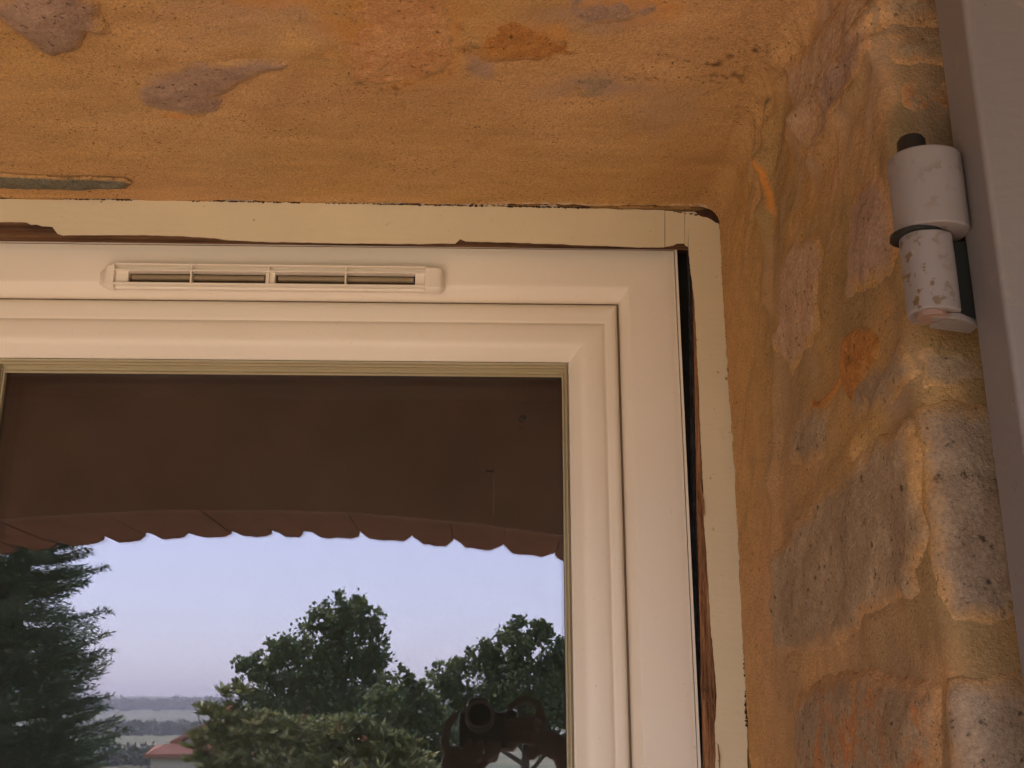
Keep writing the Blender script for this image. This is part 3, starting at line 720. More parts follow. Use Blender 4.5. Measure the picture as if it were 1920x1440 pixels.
# ------------------------------------------------------------------ shutter and hinge
SX = .2885; SB, SF = -.550, -.588
shut = empty('shutter', (SX + .25, SB, 0)); tag(shut, 'grey painted wooden shutter folded back against the wall at the right', 'shutter')
MB().box(SX, SX + .13, SF, SB, .1, 2.72).build('stile', M_SHUTTER, shut, bevel=.0035, seg=3)
MB().box(SX + .13, SX + .52, SF, SB, 2.60, 2.72).build('rail', M_SHUTTER, shut, bevel=.003); MB().box(SX + .13, SX + .52, SF, SB, .1, .25).build('rail', M_SHUTTER, shut, bevel=.003)
for k in range(4): MB().box(SX + .131 + k * .097, SX + .131 + (k + 1) * .097 - .002, SF + .008, SB - .004, .25, 2.60).build('board', M_SHUTTER, shut, bevel=.003)
hg = empty('hinge', (.268, SB, 2.02)); hg.parent = shut; hg.matrix_parent_inverse = Matrix.Translation(-Vector(shut.location))
tag(hg, 'stout grey hinge with chipped paint and black pin cap')
HY = -.552
def hz(py): return on_y(1745, py, HY).z
def hx(px, py): return on_y(px, py, HY).x
def cyl(z0, z1, c, r, name, m, tx=0, seg=40, bev=.0015, wrap=None):
    s_ = MB(); n = seg; V = []
    # knuckle with rough lower and upper rim
    rows = 6; base_i = 0
    for i in range(rows + 1):
        t = i / rows
        for k in range(n):
            a = 2 * PI * k / n; rr = r * (1 + .006 * math.sin(3 * a + i) + .004 * math.sin(7 * a))
            z = z0 + (z1 - z0) * t + (.0008 * math.sin(2 * a + 1) if i in (0, rows) else 0)
            s_.v.append((c[0] + math.cos(a) * rr + tx * (t - .5), c[1] + math.sin(a) * rr, z))
    for i in range(rows):
        for k in range(n):
            k2 = (k + 1) % n; s_.f.append((i * n + k, i * n + k2, (i + 1) * n + k2, (i + 1) * n + k))
    s_.f.append(tuple(range(n - 1, -1, -1))); s_.f.append(tuple(rows * n + k for k in range(n)))
    return s_.build(name, m, hg, bevel=bev)
zt, zm, zb_ = hz(300), hz(444), hz(592)
hcx = (hx(1668, 370) + hx(1812, 370)) / 2; r1 = (hx(1812, 370) - hx(1668, 370)) / 2 * .91
M_HINGE = paint_mat('chipped_hinge_paint', (.235, .21, .205), (.13, .08, .035), .445, .5)
cyl(zm + .0006, zt, (hcx, HY), r1, 'upper_knuckle', M_HINGE)
hcl = (hx(1696, 520) + hx(1797, 520)) / 2; r2 = (hx(1797, 520) - hx(1696, 520)) / 2 * .93
cyl(zb_, zm - .0008, (hcl - .001, HY), r2, 'lower_knuckle', M_HINGE)
MB().tube([(hcx - .010, HY, zm - .0012), (hcx - .010, HY, zm + .001)], r2 * 1.02, 24).build('washer', M_BLACK, hg)
pcx = hx(1712, 300)
MB().tube([(pcx, HY, zt - .002), (pcx, HY, zt + .012), (pcx, HY, zt + .0145), (pcx, HY, zt + .0155)], [.0085, .0085, .007, .003], 20).build('pin_cap', M_BLACK, hg, smooth='auto')
MB().box(hcl + .004, SX + .006, HY + .004, HY + .009, zb_ - .001, zm - .001).build('gap_shade_plate', M_DARK, hg)  # dark sheet standing in for shade between knuckle and shutter
MB().box(hcx, SX + .012, HY - .008, HY + .006, zm + .004, zt - .006).build('strap', M_HINGE, hg, bevel=.002)
MB().poly([(hcl - .006, HY - .008, zb_ - .0035), (hcl + .012, HY - .006, zb_ - .004), (SX + .004, HY + .004, zb_ - .005), (SX + .004, HY + .018, zb_ - .005), (hcl, HY + .012, zb_ - .0035)], (0, 0, .004)).build('pintle_arm', M_HINGE, hg, bevel=.001)
MB().tube([(hcl - .004, HY - .003, zb_ - .0032), (hcl - .004, HY - .003, zb_ + .002)], .0088, 20).build('pin_end', simple('pinkish_pin_end', (.24, .15, .115), .6, .2, 60), hg)
th = MB(); q = [on_y(*p, SB - .004) for p in ((1799, 297), (1800, 308), (1806, 322), (1811, 318), (1812, 306), (1809, 297))]
tag(th.tube(q, .0006, 6).build('thread', simple('pale_thread', (.75, .66, .42))), 'pale curl of thread caught on the shutter edge by the hinge', 'thread')

# ------------------------------------------------------------------ porch: floor, ceiling, arch wall behind the photographer
AI, AO = -1.97, -2.50                                    # inner and outer face of the arch wall
apx = behind(500, 1006, abs(AO) + GLASS_Y); AX, AZ, AR = apx.x, apx.z, 6.5
HS = 1.85                                                # half span
def azf(x): return AZ - (AR - math.sqrt(AR * AR - (x - AX) ** 2))
pf = empty('porch_floor', (0, -2, 0)); tag(pf, kind='structure')
tb = MB(); r = random.Random(4)
MB().box(-4, 3.2, -6.0, .2, -.15, -.008).build('floor_bed', simple('cement', (.45, .38, .30), .9, .15), pf)
tile_me = MB().box(-.163, .163, -.163, .163, -.01, 0)
t0 = tile_me.build('tile', M_TERRA, None, bevel=.003); t0.parent = pf; t0.location = (0, 2, 0)
tiles = []
for i in range(21):
    for j in range(13):
        x = -3.8 + i * .333; y = -.75 - j * .333
        o = t0 if not tiles else t0.copy()
        if tiles: COL.objects.link(o); o.parent = pf
        o.location = (x, y + 2, r.uniform(-.001, .001)); o.rotation_euler = (r.uniform(-.003, .003), r.uniform(-.003, .003), 0); tiles.append(o)
pc = empty('porch_ceiling', (0, -1.2, 3.02)); tag(pc, 'brown boarded ceiling of the porch mirrored in the window glass', 'ceiling')
for k in range(12): MB().box(-4, 3.2, AI + .001 + k * .121, AI + .121 + k * .121 - .003, 3.02, 3.05).build('board', M_CEIL, pc)
MB().box(-4, 3.2, AO, -.4, 3.055, 3.2).build('roof_slab', M_CEIL, pc)
aw = empty('arch_wall', (AX, AI, 0)); tag(aw, 'low segmental brick arch wall of the porch mirrored in the glass above the sky', 'wall')
M_ARCHP = simple('brown_render', (.66, .64, .62), .9, .2, 5, (60, .003))
def arch_wall():
    V = []; F = []; n = 60; top = 3.1
    for yy in (AI, AO):
        for i in range(n + 1):
            x = AX - HS + 2 * HS * i / n; V.append((x, yy, azf(x) + .10)); V.append((x, yy, top))
    k = 2 * (n + 1)
    for i in range(n):
        a = 2 * i; F.append((a, a + 2, a + 3, a + 1)); F.append((k + a, k + a + 1, k + a + 3, k + a + 2)); F.append((a, k + a, k + a + 2, a + 2)); F.append((a + 1, a + 3, k + a + 3, k + a + 1))
    m = MB(); m.v = V; m.f = F; m.box(-4, AX - HS, AO, AI, 0, top); m.box(AX + HS, 3.2, AO, AI, 0, top)
    return m.build('masonry', M_ARCHP, aw)
arch_wall()
M_VOUS = stone_mat('arch_brick', (.085, .05, .033), (.15, .082, .052), (.22, .125, .08), scale=12)
# voussoirs: joints where the photograph shows the notches
notch = [-140, -60, 40, 110, 203, 283, 362, 440, 518, 575, 682, 778, 852, 942, 1035, 1130, 1210, 1290]
nx = [behind(p, 1010, abs(AO) + GLASS_Y).x for p in notch]
r = random.Random(9)
pl_ = MB(); n = 60
for i in range(n + 1):
    x = AX - HS + 2 * HS * i / n; e = r.uniform(-.002, .002)
    pl_.v += [(x, AI + .003, azf(x) - .004 + e), (x, AI + .003, 3.03), (x, AI - .001, azf(x) - .004 + e)]
for i in range(n): a = i * 3; pl_.f += [(a, a + 3, a + 4, a + 1), (a, a + 2, a + 5, a + 3)]
pl_.build('inner_render', M_ARCHP, aw)
for a, c in zip(nx[:-1], nx[1:]):
    g = r.uniform(.008, .020); a2, c2 = a + g, c - g; m = MB(); n0 = 6; dz = r.uniform(-.002, .003)
    V = []; 
    ys = [AO - .012 + r.uniform(-.006, .006), AO + .12, AI + .002]
    c0_, c1_ = r.uniform(.006, .026), r.uniform(.006, .026)
    for i in range(n0 + 1):
        t_ = i / n0; ch = c0_ if i == 0 else c1_ if i == n0 else 0
        for yy in ys:
            ga = g if yy == ys[0] else .0005; x = (a + ga) + (c - a - 2 * ga) * t_
            V.append((x, yy, azf(x) + dz + ch * (yy == ys[0]) + .003 * (yy != ys[0]) + r.uniform(-.003, .003))); V.append((x, yy, azf(x) + .24))
    m.v = V
    for i in range(n0):
        for j in range(2):
            q0 = i * 6 + j * 2; m.f.append((q0, q0 + 2, q0 + 8, q0 + 6)); m.f.append((q0 + 1, q0 + 7, q0 + 9, q0 + 3))
        m.f.append((i * 6, i * 6 + 6, i * 6 + 7, i * 6 + 1)); m.f.append((i * 6 + 4, i * 6 + 5, i * 6 + 11, i * 6 + 10))
    for i in (0, n0):
        for j in range(2): q0 = i * 6 + j * 2; m.f.append((q0, q0 + 1, q0 + 3, q0 + 2))
    o = m.build('voussoir', M_VOUS, aw, bevel=.002); 
    at = o.data.attributes.new('edge', 'FLOAT', 'POINT'); at.data.foreach_set('value', np.full(len(V), 3.0, np.float32))
# mortar set back between the voussoirs
m = MB(); n = 40
for i in range(n + 1):
    x = AX - HS + 2 * HS * i / n
    for yy in (AO + .12, AI - .0): m.v += [(x, yy, azf(x) + .010), (x, yy, azf(x) + .13)]
for i in range(n):
    a = i * 4; m.f += [(a, a + 4, a + 6, a + 2), (a, a + 1, a + 5, a + 4), (a + 2, a + 6, a + 7, a + 3)]
mo = m.build('mortar', M_VOUS, aw); at = mo.data.attributes.new('edge', 'FLOAT', 'POINT'); at.data.foreach_set('value', np.full(len(mo.data.vertices), 3.0, np.float32))
for sx in (-4.2, 3.2): tag(MB().box(sx, sx + .2, AO, .2, 0, 3.1).build('porch_side_wall', M_ARCHP), 'rendered side wall closing the porch at %s end' % ('the left' if sx < 0 else 'the right'), 'wall')

# ------------------------------------------------------------------ land
def terrain_z(x, y):
    """y is distance in front of the porch"""
    z = -.2 - np.clip((y - 5) * .16, 0, 22) - np.clip((y - 250) * .004, 0, 8)
    z = z + np.clip((y - 900) / 3500, 0, 1.6) ** 1.5 * 62 + fbm(x / 400 + 9, y / 400, 5, 3) * np.clip((y - 60) / 400, 0, 1) * 14
    return z
ys = np.concatenate([np.linspace(3.2, 60, 60), np.geomspace(62, 9000, 110)]); xs_ = np.sinh(np.linspace(-7, 7, 120)) / np.sinh(7) * 7000
YG, XG = np.meshgrid(ys, xs_, indexing='ij')
V = np.stack([XG, -YG, terrain_z(XG, YG)], -1)
me = mesh_np('ground', V.reshape(-1, 3), grid_faces(len(ys), len(xs_)))
m, t, b_ = mat('fields_and_grass')
c = ramp(t, noise(t, .012, 3, .5, sc3=(1, 2.5, 1)), [(.35, (.035, .07, .025)), (.5, (.06, .095, .035)), (.6, (.20, .17, .09)), (.63, (.05, .08, .03))])
c = mix(t, ramp(t, noise(t, .9, 5), [(.3, 0), (.8, .5)]), c, (.12, .15, .05))
t.links.new(c, b_.inputs['Base Color']); b_.inputs['Roughness'].default_value = .9
g_ = link('ground', me, m, None, True); g_['kind'] = 'structure'
me = MB().box(-40, 40, -9.2, -5.9, -.35, -.06).build('terrace', simple('pale_terrace_gravel', (.52, .36, .23), .95, .2, 6, (90, .004))); me['kind'] = 'structure'

# ------------------------------------------------------------------ foliage
def leaf_mat(name, c1, c2, c3, trans=.25):
    m, t, b = mat(name)
    c = ramp(t, N(t, 'ShaderNodeObjectInfo').outputs['Random'] if False else noise(t, 3.0, 3, .6), [(.3, c1), (.5, c2), (.7, c3)])
    rn = N(t, 'ShaderNodeAttribute', attribute_name='rnd')
    k = ramp(t, rn.outputs['Fac'], [(0, .45), (.8, 1.2), (1, 2.0)]); c = mix(t, 1.0, c, k, 'MULTIPLY')
    t.links.new(c, b.inputs['Base Color']); b.inputs['Roughness'].default_value = .5; b.inputs['Specular IOR Level'].default_value = .3
    tr = N(t, 'ShaderNodeBsdfTranslucent'); t.links.new(c, tr.inputs[0]); mx = N(t, 'ShaderNodeMixShader', i_0=trans)
    o = [n for n in t.nodes if n.type == 'OUTPUT_MATERIAL'][0]
    t.links.new(b.outputs[0], mx.inputs[1]); t.links.new(tr.outputs[0], mx.inputs[2]); t.links.new(mx.outputs[0], o.inputs[0])
    return m
L_OAK = leaf_mat('oak_leaf', (.06, .095, .045), (.10, .145, .06), (.17, .22, .09), .4)
L_SPRUCE = leaf_mat('spruce_needle', (.05, .085, .05), (.08, .13, .07), (.13, .18, .09), .3)
L_BUSH = leaf_mat('glossy_bush_leaf', (.08, .115, .05), (.165, .20, .08), (.35, .36, .17), .3)
L_FAR = leaf_mat('far_wood_leaf', (.03, .05, .02), (.045, .07, .03), (.06, .09, .035), .1)
M_BARK = simple('bark', (.09, .07, .05), .9, .3, 20)
def leaves(name, cen, length, width, m, parent, up=.3, seed=0, dirs=None):
    """diamond leaves with a fold"""
    r = np.random.default_rng(seed); n = len(cen)
    d = r.normal(size=(n, 3)) if dirs is None else dirs + r.normal(size=(n, 3)) * .25
    d[:, 2] += up; d /= np.linalg.norm(d, axis=1)[:, None]
    q = r.normal(size=(n, 3)); wv = np.cross(d, q); wv /= np.linalg.norm(wv, axis=1)[:, None] + 1e-9
    nn = np.cross(d, wv)
    L = length * r.uniform(.6, 1.25, n)[:, None]; W = width * r.uniform(.6, 1.25, n)[:, None]
    V = np.stack([cen, cen + d * L * .5 + wv * W * .5 + nn * W * .2, cen + d * L, cen + d * L * .5 - wv * W * .5 + nn * W * .2], 1).reshape(-1, 3)
    me = mesh_np(name, V, np.arange(4 * n).reshape(-1, 4))
    attr(me, 'rnd', np.repeat(r.random(n), 4))
    return link(name, me, m, parent)
def cloud(blobs, dist, per, depth=.8, seed=0, shell=.55):
    """points in clumps inside ellipsoids given as (px, py, rx, ry) in the mirrored view"""
    r = np.random.default_rng(seed); out_ = []
    sc_ = (dist + 1.19) / F_PX
    for (px, py, rx, ry) in blobs:
        c = np.array(behind(px, py, dist)); R = np.array([rx * sc_, (rx + ry) / 2 * sc_ * depth, ry * sc_])
        nc = max(6, int(per * rx * ry / 900)); u = r.normal(size=(nc, 3)); u /= np.linalg.norm(u, axis=1)[:, None]
        cc = c + u * R * (shell + (1 - shell) * r.random(nc)[:, None] ** .6)
        k = 34
        pts = np.repeat(cc, k, 0) + r.normal(size=(nc * k, 3)) * R.mean() * .13 * r.uniform(.6, 1.5, (nc * k, 1))
        out_.append(pts)
    return np.concatenate(out_)
def broadleaf(name, label, blobs, dist, per, ll, lw, lm, trunk_px, seed, shell=.5):
    ground = behind(trunk_px, 1340, dist); gz_ = float(terrain_z(np.array(ground.x), np.array(-ground.y)))
    root = empty(name, (ground.x, ground.y, gz_)); tag(root, label, 'tree')
    leaves('crown', cloud(blobs, dist, per, .8, seed, shell), ll, lw, lm, root, .1, seed)
    tr = MB(); r = random.Random(seed); base_ = Vector((ground.x, ground.y, gz_)); topc = behind(trunk_px, min(b_[1] for b_ in blobs) + 60, dist)
    H = (topc - base_).length; rad = H * .035
    mid = [base_.lerp(topc, t) + Vector((r.uniform(-.1, .1), r.uniform(-.1, .1), 0)) * (t > 0) for t in (0, .25, .5, .75, 1)]
    tr.tube(mid, [rad, rad * .8, rad * .6, rad * .35, rad * .1], 9)
    for (px, py, rx, ry) in blobs:
        e = behind(px, py, dist); t = max(.2, min(.8, (e.z - base_.z) / H * .75)); s_ = base_.lerp(topc, t)
        tr.tube([s_, s_.lerp(e, .5) + Vector((0, 0, -.1)), e], [rad * .3, rad * .2, rad * .06], 6)
    tr.build('trunk', M_BARK, root)
    return root
A = [(655, 1140, 38, 30), (625, 1165, 45, 35), (690, 1165, 26, 36), (590, 1205, 55, 42), (660, 1215, 60, 55), (520, 1225, 26, 30), (545, 1255, 55, 35), (475, 1245, 32, 22), (640, 1290, 75, 50), (560, 1310, 80, 50), (700, 1250, 26, 40), (470, 1285, 32, 30), (680, 1350, 90, 60), (520, 1370, 90, 60)]
broadleaf('oak_tree', 'tall dark green tree mirrored in the middle of the glass', A, 30, 17, .15, .10, L_OAK, 632, 21)
B = [(990, 1190, 42, 30), (940, 1215, 45, 35), (1010, 1230, 60, 45), (900, 1235, 30, 25), (840, 1260, 38, 28), (1050, 1255, 50, 45), (900, 1290, 70, 45), (980, 1310, 90, 60), (830, 1320, 50, 45), (1100, 1240, 60, 50), (1060, 1350, 90, 70)]
broadleaf('oak_tree', 'spreading tree mirrored at the right of the glass above the photographer', B, 26, 15, .135, .095, L_OAK, 985, 22)
Cc = [(745, 1290, 38, 32), (775, 1285, 26, 22), (730, 1330, 60, 40), (790, 1340, 40, 40), (760, 1390, 60, 40), (820, 1390, 50, 50)]
broadleaf('small_tree', 'lower bushy tree mirrored between the two tall trees', Cc, 24, 16, .12, .085, L_OAK, 760, 23)
# spruce at the left
def spruce():
    dist = 13.; top_z = behind(10, 880, dist).z; base_p = behind(-15, 1440, dist); gz_ = float(terrain_z(np.array(base_p.x), np.array(-base_p.y)))
    root = empty('spruce_tree', (base_p.x, base_p.y, gz_)); tag(root, 'dark spruce with ragged branch tips mirrored at the left of the glass', 'tree')
    ax = base_p.x; ay = base_p.y; Ztop = top_z + 3.5; z50 = behind(180, 1050, dist).z
    r = np.random.default_rng(5); cen = []; dr = []; tr = MB()
    tr.tube([(ax, ay, gz_), (ax, ay, Ztop)], [.22, .02], 9)
    z = gz_ + 1.2
    while z < Ztop - .2:
        R = min(1.6, .98 + (z50 - z) * .17)
        for k in range(9):
            an = r.uniform(0, 2 * PI); Rr = R * r.uniform(.72, 1.06); rise = r.uniform(-.02, .28)
            d = np.array([math.cos(an), math.sin(an), rise]); n = int(Rr / .05)
            ts = np.linspace(.12, 1, n)
            p = np.array([ax, ay, z]) + d * (ts * Rr)[:, None]; p[:, 2] += ts ** 2 * Rr * .22 - ts * Rr * .12
            if k < 3: tr.tube([p[0], p[n // 2], p[-1]], [.022, .014, .004], 5)
            side = np.array([-math.sin(an), math.cos(an), 0])
            for sgn in (-1, 1):
                for i in range(n):
                    Lt = (1 - ts[i]) * Rr * .38 + .09
                    td = d * .75 + side * sgn * .7 + np.array([0, 0, r.uniform(-.12, .25)]); td /= np.linalg.norm(td)
                    m_ = max(3, int(Lt / .045))
                    q = p[i] + td * (np.linspace(0, Lt, m_))[:, None]
                    cen.append(np.repeat(q, 2, 0)); dd = np.repeat(td[None], m_ * 2, 0) + r.normal(size=(m_ * 2, 3)) * .45; dr.append(dd)
            cen.append(np.repeat(p, 2, 0)); dr.append(np.repeat(d[None], 2 * n, 0) + r.normal(size=(2 * n, 3)) * .4)
        z += .12 if z > 0 else .4
    cen = np.concatenate(cen); dr = np.concatenate(dr)
    leaves('crown', cen, .085, .018, L_SPRUCE, root, .05, 6, dr)
    tr.build('trunk', M_BARK, root)
spruce()
# leafy bush in front
def bush():
    dist = 7.0; r = np.random.default_rng(8)
    bl = [(420, 1345, 45, 30), (400, 1400, 40, 50), (480, 1370, 60, 40), (560, 1385, 70, 45), (640, 1375, 60, 40), (700, 1400, 60, 40), (760, 1430, 45, 30), (500, 1430, 110, 60), (650, 1450, 130, 70), (430, 1480, 80, 60), (800, 1470, 60, 40), (540, 1560, 200, 120), (375, 1385, 16, 14), (386, 1335, 12, 20), (412, 1305, 12, 16), (445, 1300, 16, 14), (372, 1430, 18, 16), (700, 1375, 20, 14), (770, 1400, 20, 12)]
    sc_ = (dist + 1.19) / F_PX; base_p = behind(560, 1400, dist); gz_ = float(terrain_z(np.array(base_p.x), np.array(-base_p.y)))
    root = empty('leafy_shrub', (base_p.x, base_p.y, gz_)); tag(root, 'yellow-green shrub with pointed leaf whorls mirrored at the bottom of the glass', 'shrub')
    C_ = []; D_ = []
    for (px, py, rx, ry) in bl:
        c = np.array(behind(px, py, dist)); R = np.array([rx, (rx + ry) * .5, ry]) * sc_
        nc = max(5, int(rx * ry / 36)); u = r.normal(size=(nc, 3)); u /= np.linalg.norm(u, axis=1)[:, None]; u[:, 2] = np.abs(u[:, 2]) * .9 - .25
        tip = c + u * R * r.uniform(.6, 1.08, (nc, 1))
        for k in range(9):
            a = 2 * PI * k / 9 + r.uniform(0, 6, nc); dd = np.stack([np.cos(a), np.sin(a), np.full(nc, .55)], 1) + u * .5
            C_.append(tip); D_.append(dd)
    leaves('foliage', np.concatenate(C_), .088, .028, L_BUSH, root, .1, 9, np.concatenate(D_))
    st = MB()
    for k in range(26):
        e = behind(r.uniform(380, 800), r.uniform(1330, 1420), dist); e.y += r.uniform(-.2, .2)
        st.tube([Vector((base_p.x, base_p.y, gz_)), Vector((base_p.x, base_p.y, gz_)).lerp(e, .5) + Vector((r.uniform(-.2, .2), 0, 0)), e], [.02, .012, .004], 5)
    st.build('stem', M_BARK, root)
    rd = np.array([tuple(behind(*p, dist - .25)) for p in ((573, 1345), (632, 1365), (545, 1420), (430, 1330), (680, 1385)) for _ in range(10)]) + r.normal(size=(50, 3)) * .015
    leaves('flower_buds', rd, .03, .015, simple('red_bud', (.28, .11, .05)), root, .5, 10)['kind'] = 'stuff'
bush()
# tall twig of the shrub sticking out at the left
# far woods: one mass on the ridge, and belts on the plain
def belt(name, label, d0, x0, x1, n, h, seed):
    r = np.random.default_rng(seed); C_ = []
    for k in range(n):
        px = r.uniform(x0, x1); d = d0 * r.uniform(.94, 1.06); g = behind(px, 1335, d); z = float(terrain_z(np.array(g.x), np.array(-g.y)))
        H = h * r.uniform(.6, 1.15); c = np.array([g.x, g.y, z + H * .5]); m_ = 60
        u = r.normal(size=(m_, 3)); u /= np.linalg.norm(u, axis=1)[:, None]; C_.append(c + u * np.array([H * .55, H * .5, H * .55]) * r.uniform(.6, 1, (m_, 1)))
    o = leaves(name, np.concatenate(C_), h * .30, h * .22, L_FAR, None, .1, seed); tag(o, label, 'woods', None, 'stuff')
belt('far_wood', 'hazy wooded ridge on the horizon mirrored between spruce and tree', 3600, 150, 900, 260, 34, 31)
belt('far_wood', 'band of woods crossing the plain mirrored in the glass', 1500, 100, 900, 300, 16, 32)
belt('far_wood', 'nearer dark hedgerow on the plain mirrored beyond the red roof', 620, 100, 900, 260, 9, 33)
# house with red tiled roof
def house():
    dist = 75.; e = behind(330, 1400, dist); gz_ = float(terrain_z(np.array(e.x), np.array(-e.y)))
    root = empty('neighbour_house', (e.x, e.y, gz_)); tag(root, 'cream house with red tiled roof mirrored low at the left of the glass', 'house')
    MW = simple('cream_house_wall', (.55, .48, .38), .9, .06); MR = simple('red_roof_tile', (.30, .14, .095), .85, .25, 1.5)
    def P_(px, py, dd=0): return behind(px, py, dist + dd)
    def slab(nm, a, b2, c, d, th, m):  return MB().poly([a, b2, c, d], (0, 0, -th)).build(nm, m, root)
    # low wing: eaves nearest, ridge behind
    ez, rz = P_(330, 1417).z, P_(330, 1397, 5).z; xl, xr_ = P_(268, 1417).x, P_(470, 1417).x; y0, y1 = e.y + 0, e.y - 5
    slab('roof', (xl, y0, ez), (xr_, y0, ez), (xr_, y1, rz), (xl - .6, y1, rz), .15, MR)
    MB().box(xl + .4, xr_, y1, y0 - .4, gz_, ez - .12).build('wall', MW, root)
    # tall part with a gable slope rising to the right
    ax_, az_ = P_(318, 1393, 5).x, P_(318, 1393, 5).z; bx_, bz_ = P_(394, 1354, 5).x, P_(394, 1354, 5).z; cx_, cz_ = P_(480, 1396, 5).x, P_(480, 1396, 5).z
    slab('roof', (ax_, y1 - .1, az_), (bx_, y1 - .1, bz_), (bx_, y1 - 9, bz_), (ax_, y1 - 9, az_), .2, MR)
    slab('roof', (bx_, y1 - .1, bz_), (cx_, y1 - .1, cz_), (cx_, y1 - 9, cz_), (bx_, y1 - 9, bz_), .2, MR)
    MB().poly([(ax_ + .3, y1 - .5, gz_), (ax_ + .3, y1 - .5, az_ - .2), (bx_, y1 - .5, bz_ - .22), (cx_ - .3, y1 - .5, cz_ - .2), (cx_ - .3, y1 - .5, gz_)], (0, -8, 0)).build('wall', MW, root)
    MB().box(bx_ - .4, bx_ + .3, y1 - 2, y1 - 1.3, bz_ - .3, bz_ + .4).build('chimney', MW, root)
    rw = MB(); n = 26
    for k in range(n):
        x = xl + (xr_ - xl) * (k + .5) / n; rw.tube([(x, y0 - .02, ez + .03), (x, y1, rz + .03)], .10, 6)
    for k in range(16):
        y = y1 - .3 - k * .55; rw.tube([(ax_, y, az_ + .03), (bx_, y, bz_ + .03)], .11, 6)
    o = rw.build('roof_tiles', MR, root); o['kind'] = 'stuff'
house()

# ------------------------------------------------------------------ photographer, mirrored in the glass
M_SKIN = simple('skin', (.145, .105, .09), .5, .08, 20); M_SHIRT = simple('grey_shirt', (.16, .15, .15), .9, .1, 30); M_TROU = simple('dark_trousers', (.05, .055, .08), .9, .1, 30)
M_CAMB = simple('black_camera_body', (.018, .018, .018), .35, .1, 30); M_CAMS = simple('grey_camera_ring', (.30, .30, .30), .3, .1, 30); M_HAIR = simple('brown_hair', (.05, .03, .02), .6, .2, 90)
C0 = Vector((CAM.x, CAM.y, CAM.z))
TILT = Matrix.Rotation(PITCH, 3, 'X')
def cl(x, y, z): return C0 + TILT @ Vector((x, -abs(y) if y < 0 else y, z))     # camera-local: y<0 is behind the lens front
dcam = empty('digital_camera', cl(0, -.03, 0)); tag(dcam, 'black digital camera held by the photographer mirrored in the glass', 'camera')
def cbox(x0, x1, y0, y1, z0, z1, nm, m, bev=.005):
    bm_ = MB().box(x0, x1, y0, y1, z0, z1); bm_.v = [tuple(cl(*v)) for v in bm_.v]; return bm_.build(nm, m, dcam, bevel=bev)
cbox(-.045, .078, -.075, -.035, -.060, .016, 'body', M_CAMB, .008)
cbox(-.026, .020, -.070, -.030, .010, .046, 'flash_hump', M_CAMB, .009)
cbox(.052, .080, -.080, -.024, -.058, .018, 'grip', M_CAMB, .010)
def cyl_c(y0, y1, r, nm, m, seg=32): return MB().tube([cl(0, y0, 0), cl(0, y1, 0)], r, seg).build(nm, m, dcam, smooth='auto')
cyl_c(-.04, -.012, .031, 'lens_barrel', M_CAMS)
rgm = MB()
for yy, rr in ((-.014, .030), (-.005, .030), (-.004, .0285), (-.0045, .0260), (-.0095, .0235)):
    rgm.v += [tuple(cl(math.cos(2 * PI * k / 32) * rr, yy, math.sin(2 * PI * k / 32) * rr)) for k in range(32)]
rgm.f = [(i * 32 + k, i * 32 + (k + 1) % 32, i * 32 + 32 + (k + 1) % 32, i * 32 + 32 + k) for i in range(4) for k in range(32)]
rgm.build('lens_ring', M_CAMS, dcam, smooth='auto')
cyl_c(-.016, -.0085, .0235, 'lens_glass', simple('deep_black_lens', (.002, .002, .002), .9, 0, 5, None, .0))
MB().tube([cl(.062, -.05, .018), cl(.062, -.05, .023)], .007, 16).build('shutter_button', M_CAMS, dcam)

class Caps:
    def __init__(s): s.m = MB()
    def c(s, pts, rs, seg=14):
        s.m.tube(pts, rs, seg); 
        for p, r_ in zip(pts, rs): s.m.ball(p, r_, 12, 8)
        return s
    def build(s, nm, m, parent, vox, sm=6):
        o = s.m.build(nm, m, parent); md = o.modifiers.new('remesh', 'REMESH'); md.mode = 'VOXEL'; md.voxel_size = vox; md.use_smooth_shade = True
        s2 = o.modifiers.new('smooth', 'SMOOTH'); s2.factor = .5; s2.iterations = sm; return o
pers = empty('person', (-.02, -1.62, 0)); tag(pers, 'photographer in a grey shirt raising a camera with both hands, mirrored in the glass', 'person')
hx_, hy_ = -.03, -1.66
body = Caps(); V3 = Vector
pel = V3((hx_, hy_, .88)); chest = V3((hx_, hy_ + .02, 1.20)); neck = V3((hx_, hy_ + .02, 1.36)); head = V3((hx_, hy_ + .05, 1.475))
body.c([pel, V3((hx_, hy_ + .01, 1.03)), chest, V3((hx_, hy_ + .01, 1.29))], [.125, .115, .125, .095]); body.c([V3((hx_ - .09, hy_, 1.22)), V3((hx_ + .09, hy_, 1.22))], [.10, .10])
body.c([neck - V3((0, 0, .06)), neck, neck + V3((0, .01, .06))], [.06, .055, .052])
body.m.ball(head + V3((0, 0, .015)), .082, 16, 12, (.92, 1.1, 1.2)); body.m.ball(head + V3((0, .035, -.055)), .05, 12, 8, (1, 1, .8))
body.c([head + V3((0, .088, .01)), head + V3((0, .108, -.025))], [.010, .014])
for s_ in (-1, 1):
    body.m.ball(head + V3((s_ * .080, 0, -.01)), .022, 10, 8, (.4, .8, 1.3)); body.c([head + V3((s_ * .03, .078, .018))], [.016])
    hip = pel + V3((s_ * .085, 0, -.04)); kn = V3((hx_ + s_ * .10, hy_ + .03, .46)); an = V3((hx_ + s_ * .11, hy_, .09))
    body.c([hip, kn, an], [.085, .055, .038]); body.c([an + V3((0, -.03, -.04)), an + V3((s_ * .02, .15, -.055))], [.038, .03])
